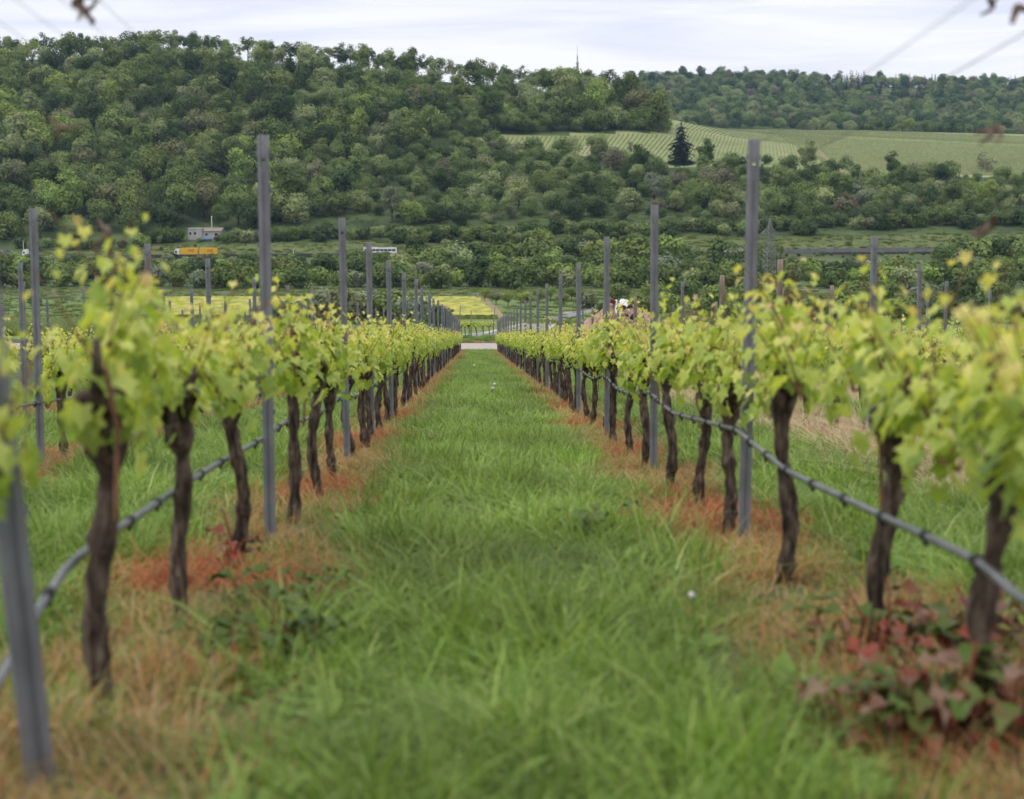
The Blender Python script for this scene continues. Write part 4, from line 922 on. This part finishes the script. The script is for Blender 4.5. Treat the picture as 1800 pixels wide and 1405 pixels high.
M['whitep'] = flat('white_paint', (0.75, 0.76, 0.77), 0.35); M['greyp'] = flat('grey_paint', (0.16, 0.17, 0.18), 0.5); M['wallc'] = noise_mat('render_wall', [(0.3, (0.30, 0.29, 0.27)), (0.7, (0.48, 0.47, 0.44))], 0.8, 0.9)
M['roofb'] = noise_mat('brown_roof', [(0.3, (0.16, 0.12, 0.10)), (0.7, (0.30, 0.25, 0.22))], 1.5, 0.9); M['blue'] = flat('blue_paint', (0.07, 0.13, 0.28))
M['barrier'] = noise_mat('barrier_wall', [(0.3, (0.035, 0.032, 0.033)), (0.7, (0.075, 0.07, 0.07))], 1.0, 0.9); M['lattice'] = flat('lattice_steel', (0.22, 0.23, 0.22), 0.6, 0.3)
def wheel(parent, x, y, r=0.5, w=0.35):
    mb = MB(); mb.tube([(x, y-w/2, r), (x, y+w/2, r)], r, 14); o = mb.obj('wheel', M['black'], parent)
    mb = MB(); mb.tube([(x, y-w/2-0.02, r), (x, y+w/2+0.02, r)], r*0.5, 12); mb.obj('rim', M['greyp'], o)
def text_mesh(s, size):
    c = bpy.data.curves.new('lettering', 'FONT'); c.body = s; c.size = size; c.extrude = 0.01; c.align_x = 'CENTER'; c.align_y = 'CENTER'; c.shear = 0.3; c.offset = 0.03
    o = bpy.data.objects.new('tmp', c); COL.objects.link(o); dg = bpy.context.evaluated_depsgraph_get(); me = bpy.data.meshes.new_from_object(o.evaluated_get(dg)); bpy.data.objects.remove(o); me.materials.clear(); me.materials.append(M['red']); return me
LET = text_mesh('DHL', 1.35)
def cab_mb():
    mb = MB(); prof = [(-1.15, 0.5), (-1.15, 1.5), (-0.98, 2.5), (-0.55, 3.3), (1.1, 3.45), (1.1, 0.5)]
    a = mb.add([(x, -1.22, z) for x, z in prof]); b = mb.add([(x, 1.22, z) for x, z in prof]); n = len(prof)
    mb.face([a+i for i in range(n)]); mb.face([b+i for i in range(n)][::-1])
    for i in range(n): mb.face((a+i, b+i, b+(i+1) % n, a+(i+1) % n))
    return mb
def cab_parts(parent, x0=0):
    o = cab_mb().obj('cab', M['whitep'], parent); o.location.x = x0
    mb = MB(); mb.quad([(-1.165, -1.05, 1.62), (-1.165, 1.05, 1.62), (-1.0, 1.0, 2.45), (-1.0, -1.0, 2.45)]); mb.quad([(-0.85, -1.235, 1.65), (0.05, -1.235, 1.65), (0.05, -1.235, 2.45), (-0.75, -1.235, 2.45)]); mb.obj('window', M['glass'], o)
    mb = MB(); mb.box((-1.1, 0, 0.75), (0.25, 2.3, 0.5)); mb.obj('bumper', M['greyp'], o)
    for y in (-1, 1): 
        wheel(parent, x0-0.2, y*1.0)
tp = on(347, 739.0); tp.z += 0.15
truck = thing('road_train', 'yellow road train with white cab driving on the main road', 'truck', tp)
cab_parts(truck, -8.2)
mb = MB(); mb.box((-3.0, 0, 2.3), (7.6, 2.5, 2.75)); b1 = mb.obj('cargo_box', M['yellow'], truck); mb = MB(); mb.box((-3.0, 0, 0.8), (8.0, 2.2, 0.25)); mb.obj('chassis', M['greyp'], truck)
mb = MB(); mb.box((5.3, 0, 2.3), (7.6, 2.5, 2.75)); b2 = mb.obj('cargo_box', M['yellow'], truck); mb = MB(); mb.box((4.8, 0, 0.8), (8.4, 2.2, 0.25)); mb.obj('chassis', M['greyp'], truck)
for b, x in ((b1, -2.1), (b2, 6.1)):
    o = link('lettering', LET, b); o.location = (x, -1.265, 2.55); o.rotation_euler = (math.pi/2, 0, 0)
for x in (-5.6, -0.6, 0.6, 3.0, 7.4, 8.5):
    for y in (-1, 1): wheel(truck, x, y)
bp_ = on(669, 739); bp_.z += 0.15
bus = thing('bus', 'long white bus on the main road half hidden by shrubs', 'bus', bp_)
mb = MB(); mb.box((0, 0, 1.9), (14.5, 2.5, 2.9), taper=0.97); mb.obj('body', M['whitep'], bus); mb = MB()
for i in range(8): mb.box((-6.0+i*1.7, -1.24, 2.25), (1.45, 0.06, 0.8))
mb.obj('window', M['glass'], bus); mb = MB(); mb.box((-7.2, 0, 2.1), (0.12, 2.1, 1.5)); mb.obj('windscreen', M['glass'], bus)
mb = MB(); mb.box((1, 0, 3.45), (3, 1.8, 0.25)); mb.obj('roof_unit', M['greyp'], bus)
for x in (-4.6, 3.4, 4.8):
    for y in (-1, 1): wheel(bus, x, y)
lp_ = on(46, 735); lp_.z += 0.6
lorry = thing('lorry', 'white lorry cab partly behind a steel post at left', 'truck', lp_); cab_parts(lorry, 0.3); mb = MB(); mb.box((4.4, 0, 1.2), (6.5, 2.2, 0.5)); mb.obj('flatbed', M['greyp'], lorry)
for x in (3.5, 5.5):
    for y in (-1, 1): wheel(lorry, x, y)
def car(px, d, lift, matk, label, rz=0):
    p = on(px, d); p.z += lift; t = thing('parked_car', label, 'car', p, rz, 'cars at the left end of the road'); mb = MB()
    pr = [(-2.1, 0.35), (-2.15, 0.8), (-1.2, 0.95), (-0.6, 1.42), (0.9, 1.45), (1.7, 0.98), (2.1, 0.9), (2.1, 0.35)]; n = len(pr)
    a = mb.add([(x, -0.85, z) for x, z in pr]); b = mb.add([(x, 0.85, z) for x, z in pr]); mb.face([a+i for i in range(n)]); mb.face([b+i for i in range(n)][::-1])
    for i in range(n): mb.face((a+i, b+i, b+(i+1) % n, a+(i+1) % n))
    mb.obj('body', M[matk], t); mb = MB(); mb.quad([(-1.0, -0.865, 0.98), (1.5, -0.865, 1.0), (0.85, -0.865, 1.37), (-0.55, -0.865, 1.36)]); mb.obj('window', M['glass'], t)
    for x in (-1.35, 1.3):
        for y in (-1, 1): wheel(t, x, y*0.78, 0.32, 0.2)
car(18, 735, 2.2, 'greyp', 'dark grey car beside the white lorry, upper one'); car(0, 736, 2.2, 'greyp', 'dark grey car cut by the left picture edge')
car(16, 733, 0.7, 'whitep', 'white car below the dark grey cars at left'); car(33, 733, 0.5, 'whitep', 'white car directly in front of the white lorry')
mb = MB()
for i in range(9): mb.box((i*1.5, 0, 1.0), (0.1, 0.12, 2.6))
f0 = on(-12, 728); fen = thing('wall_panel', 'pale grey panel wall with light posts below the parked cars', 'wall', f0); mb.obj('post', M['whitep'], fen); mb = MB(); mb.box((6, 0.1, 0.7), (12.6, 0.1, 2.2)); mb.obj('panel', M['wallc'], fen)
def barrier(pxs, d, h, label):
    mb = MB(); prev = None
    for px in pxs:
        p = on(px, d); k = mb.add([p+Vector((0, 0, -1)), p+Vector((0, 0, h)), p+Vector((0, 0.3, h)), p+Vector((0, 0.3, -1))])
        if prev is not None:
            for w in range(3): mb.face((prev+w, prev+w+1, k+w+1, k+w))
        prev = k
    tag(mb.obj('road_barrier', M['barrier']), label, 'barrier')
barrier(np.linspace(255, 960, 40), 733.5, 1.7, 'long low dark barrier in front of the yellow truck'); barrier(np.linspace(1428, 1640, 16), 733.5, 0.9, 'short dark barrier below the grass bank at right')
# house by the road
hp_ = on(365, 787); house = thing('bungalow', 'low white flat-roofed bungalow above the yellow truck', 'house', (hp_.x, hp_.y, hp_.z-0.3))
mb = MB(); mb.box((-4.6, 0, 2.2), (6.2, 7, 5.0)); mb.obj('wall', M['wallc'], house, ); mb = MB(); mb.box((-4.6, 0, 4.82), (6.7, 7.4, 0.25)); mb.obj('roof', M['kerb'], house)
mb = MB(); mb.box((2.5, 0.5, 1.6), (8.6, 6, 3.8)); mb.obj('wall', M['kerb'], house)
mb = MB(); n = mb.add([(-1.9, -3, 3.5), (7.4, -3, 3.5), (7.4, 4, 4.9), (-1.9, 4, 4.9), (-1.9, -3, 3.7), (7.4, -3, 3.7), (7.4, 4, 5.1), (-1.9, 4, 5.1)])
for f in ((3, 2, 1, 0), (4, 5, 6, 7), (0, 1, 5, 4), (1, 2, 6, 5), (2, 3, 7, 6), (3, 0, 4, 7)): mb.face([n+i for i in f])
mb.obj('roof', M['roofb'], house)
for x, z, w, h in ((-6.7, 2.6, 0.9, 1.2), (-4.6, 2.6, 1.0, 1.2), (0.5, 2.1, 1.0, 0.9), (5.0, 2.1, 1.4, 1.0)):
    mb = MB(); mb.box((x, -3.52 if x < -1.5 else -2.52, z), (w, 0.08, h)); mb.obj('window', M['glass'], house)
ct = on(362, 778); o = thing('water_tank', 'blue tank standing in front of the bungalow', 'tank', ct); mb = MB(); mb.tube([(-3, 0, 1.1), (3, 0, 1.1)], 0.75, 12); mb.obj('barrel', M['blue'], o); mb = MB(); mb.box((-2, 0, 0.2), (0.3, 1.2, 0.7)); mb.box((2, 0, 0.2), (0.3, 1.2, 0.7)); mb.obj('stand', M['greyp'], o)
def frame_mast(px, d, h, label):
    t = thing('lamp_frame', label, 'mast', on(px, d)); mb = MB(); mb.box((-0.5, 0, h/2), (0.14, 0.14, h)); mb.box((0.5, 0, h/2), (0.14, 0.14, h)); mb.obj('pole', M['lattice'], t); mb = MB(); mb.box((0.6, 0, h+0.08), (3.0, 0.2, 0.22)); mb.obj('crossbar', M['lattice'], t)
frame_mast(394, 800, 9.0, 'pale steel frame mast behind the bungalow')
for px, h, lab in ((375, 6.5, 'slim white vent post above the bungalow roof'),):
    t = tag(link('vent_post', None), lab, 'post'); t.location = on(px, 800); mb = MB(); mb.tube([(0, 0, 0), (0, 0, h)], 0.22, 8); mb.obj('pole', M['whitep'], t); mb = MB(); mb.tube([(0, 0, h), (0, 0, h+0.5)], 0.4, 8); mb.obj('cap', M['whitep'], t)
for px, d, h, lab in ((64.5, 745, 8.5, 'thin white pole right of the lorry at left'), (44, 748, 6.5, 'thin grey pole behind the lorry at left'), (517, 741, 2.4, 'short white marker post on the grass bank')):
    mb = MB(); mb.tube([(0, 0, 0), (0, 0, h)], [0.14, 0.1], 8); mb.box((0, 0, h), (0.3, 0.3, 0.25)); o = tag(mb.obj('road_pole', M['whitep']), lab, 'pole'); o.location = on(px, d)
# lattice pylon
def beam(mb, a, b, w=0.16): mb.tube([a, b], w/2, 4)
def build_pylon():
    p = on(1351, 600); topz = at(1351, 384, 600).z-p.z; t = thing('power_pylon', 'lattice steel power pylon rising from the thicket at right', 'pylon', p, 0.35); H = topz; zc = H*0.765; mb = MB()
    def half(z): return np.interp(z, [0, zc, H*0.86, H], [2.0, 1.05, 0.6, 0.06])
    zs = list(np.linspace(0, zc, 10))+[H*0.83, H*0.9, H*0.95, H]; cs = ((-1, -1), (1, -1), (1, 1), (-1, 1))
    for a, b in zip(zs[:-1], zs[1:]):
        ha, hb = half(a), half(b)
        for i in range(4):
            (x, y), (x2, y2) = cs[i], cs[(i+1) % 4]
            beam(mb, (x*ha, y*ha, a), (x*hb, y*hb, b), 0.24); beam(mb, (x*ha, y*ha, a), (x2*hb, y2*hb, b), 0.12); beam(mb, (x2*ha, y2*ha, a), (x*hb, y*hb, b), 0.12); beam(mb, (x*hb, y*hb, b), (x2*hb, y2*hb, b), 0.12)
    mb.obj('tower', M['lattice'], t); h = half(zc)
    for sx in (-1, 1):
        mb = MB()
        for y in (-h, h):
            beam(mb, (sx*h, y, zc), (sx*3.5, 0, zc-0.1), 0.2); beam(mb, (sx*h*0.7, y*0.7, zc+1.7), (sx*3.5, 0, zc), 0.18)
            for f in (0.33, 0.66): q = h+(3.5-h)*f; beam(mb, (sx*q, y*(1-f), zc), (sx*(q-0.5), y*(1-f)*0.8, zc+1.6*(1-f)), 0.12)
        arm = mb.obj('cross_arm', M['lattice'], t)
        mb = MB(); mb.tube([(sx*3.4, 0, zc-0.1), (sx*3.4, 0, zc-1.6)], 0.13, 6); mb.obj('insulator', M['greyp'], arm)
build_pylon()
def build_mast():
    d = 1175; p = on(1013, d); H = at(1013, 78, d).z-p.z; t = thing('radio_mast', 'tall thin radio mast above the wooded crest', 'mast', p)
    mb = MB(); mb.tube([(0, 0, -1), (0, 0, H*0.55), (0, 0, H*0.8)], [0.5, 0.42, 0.36], 10); mb.obj('pole', M['lattice'], t); mb = MB(); mb.tube([(0, 0, H*0.8), (0, 0, H*0.93), (0, 0, H)], [0.28, 0.2, 0.08], 8); mb.obj('antenna', M['whitep'], t)
    for z in (0.5, 0.56, 0.6, 0.65):
        mb = MB(); mb.tube([(0, 0, H*z), (0, 0, H*z+0.35)], 0.7, 10); mb.box((0.8, 0, H*z+0.5), (0.4, 0.5, 1.6)); mb.box((-0.8, 0, H*z+0.2), (0.4, 0.5, 1.4)); mb.obj('platform', M['lattice'], t)
build_mast()

# ------------------------------------------------------------------ haze
def build_haze():
    m, nt, N, L, out = newmat('haze'); v = N.new('ShaderNodeVolumePrincipled'); v.inputs['Color'].default_value = (0.45, 0.68, 1.0, 1); v.inputs['Density'].default_value = 0.000045; v.inputs['Anisotropy'].default_value = 0.2
    L.new(v.outputs[0], out.inputs['Volume']); mb = MB(); mb.box((0, 2000, 130), (9000, 6000, 900)); o = mb.obj('haze', m); tag(o, 'thin pale air haze over the whole valley', kind='stuff'); o.display_type = 'WIRE'
HAZE = True
if HAZE: build_haze()
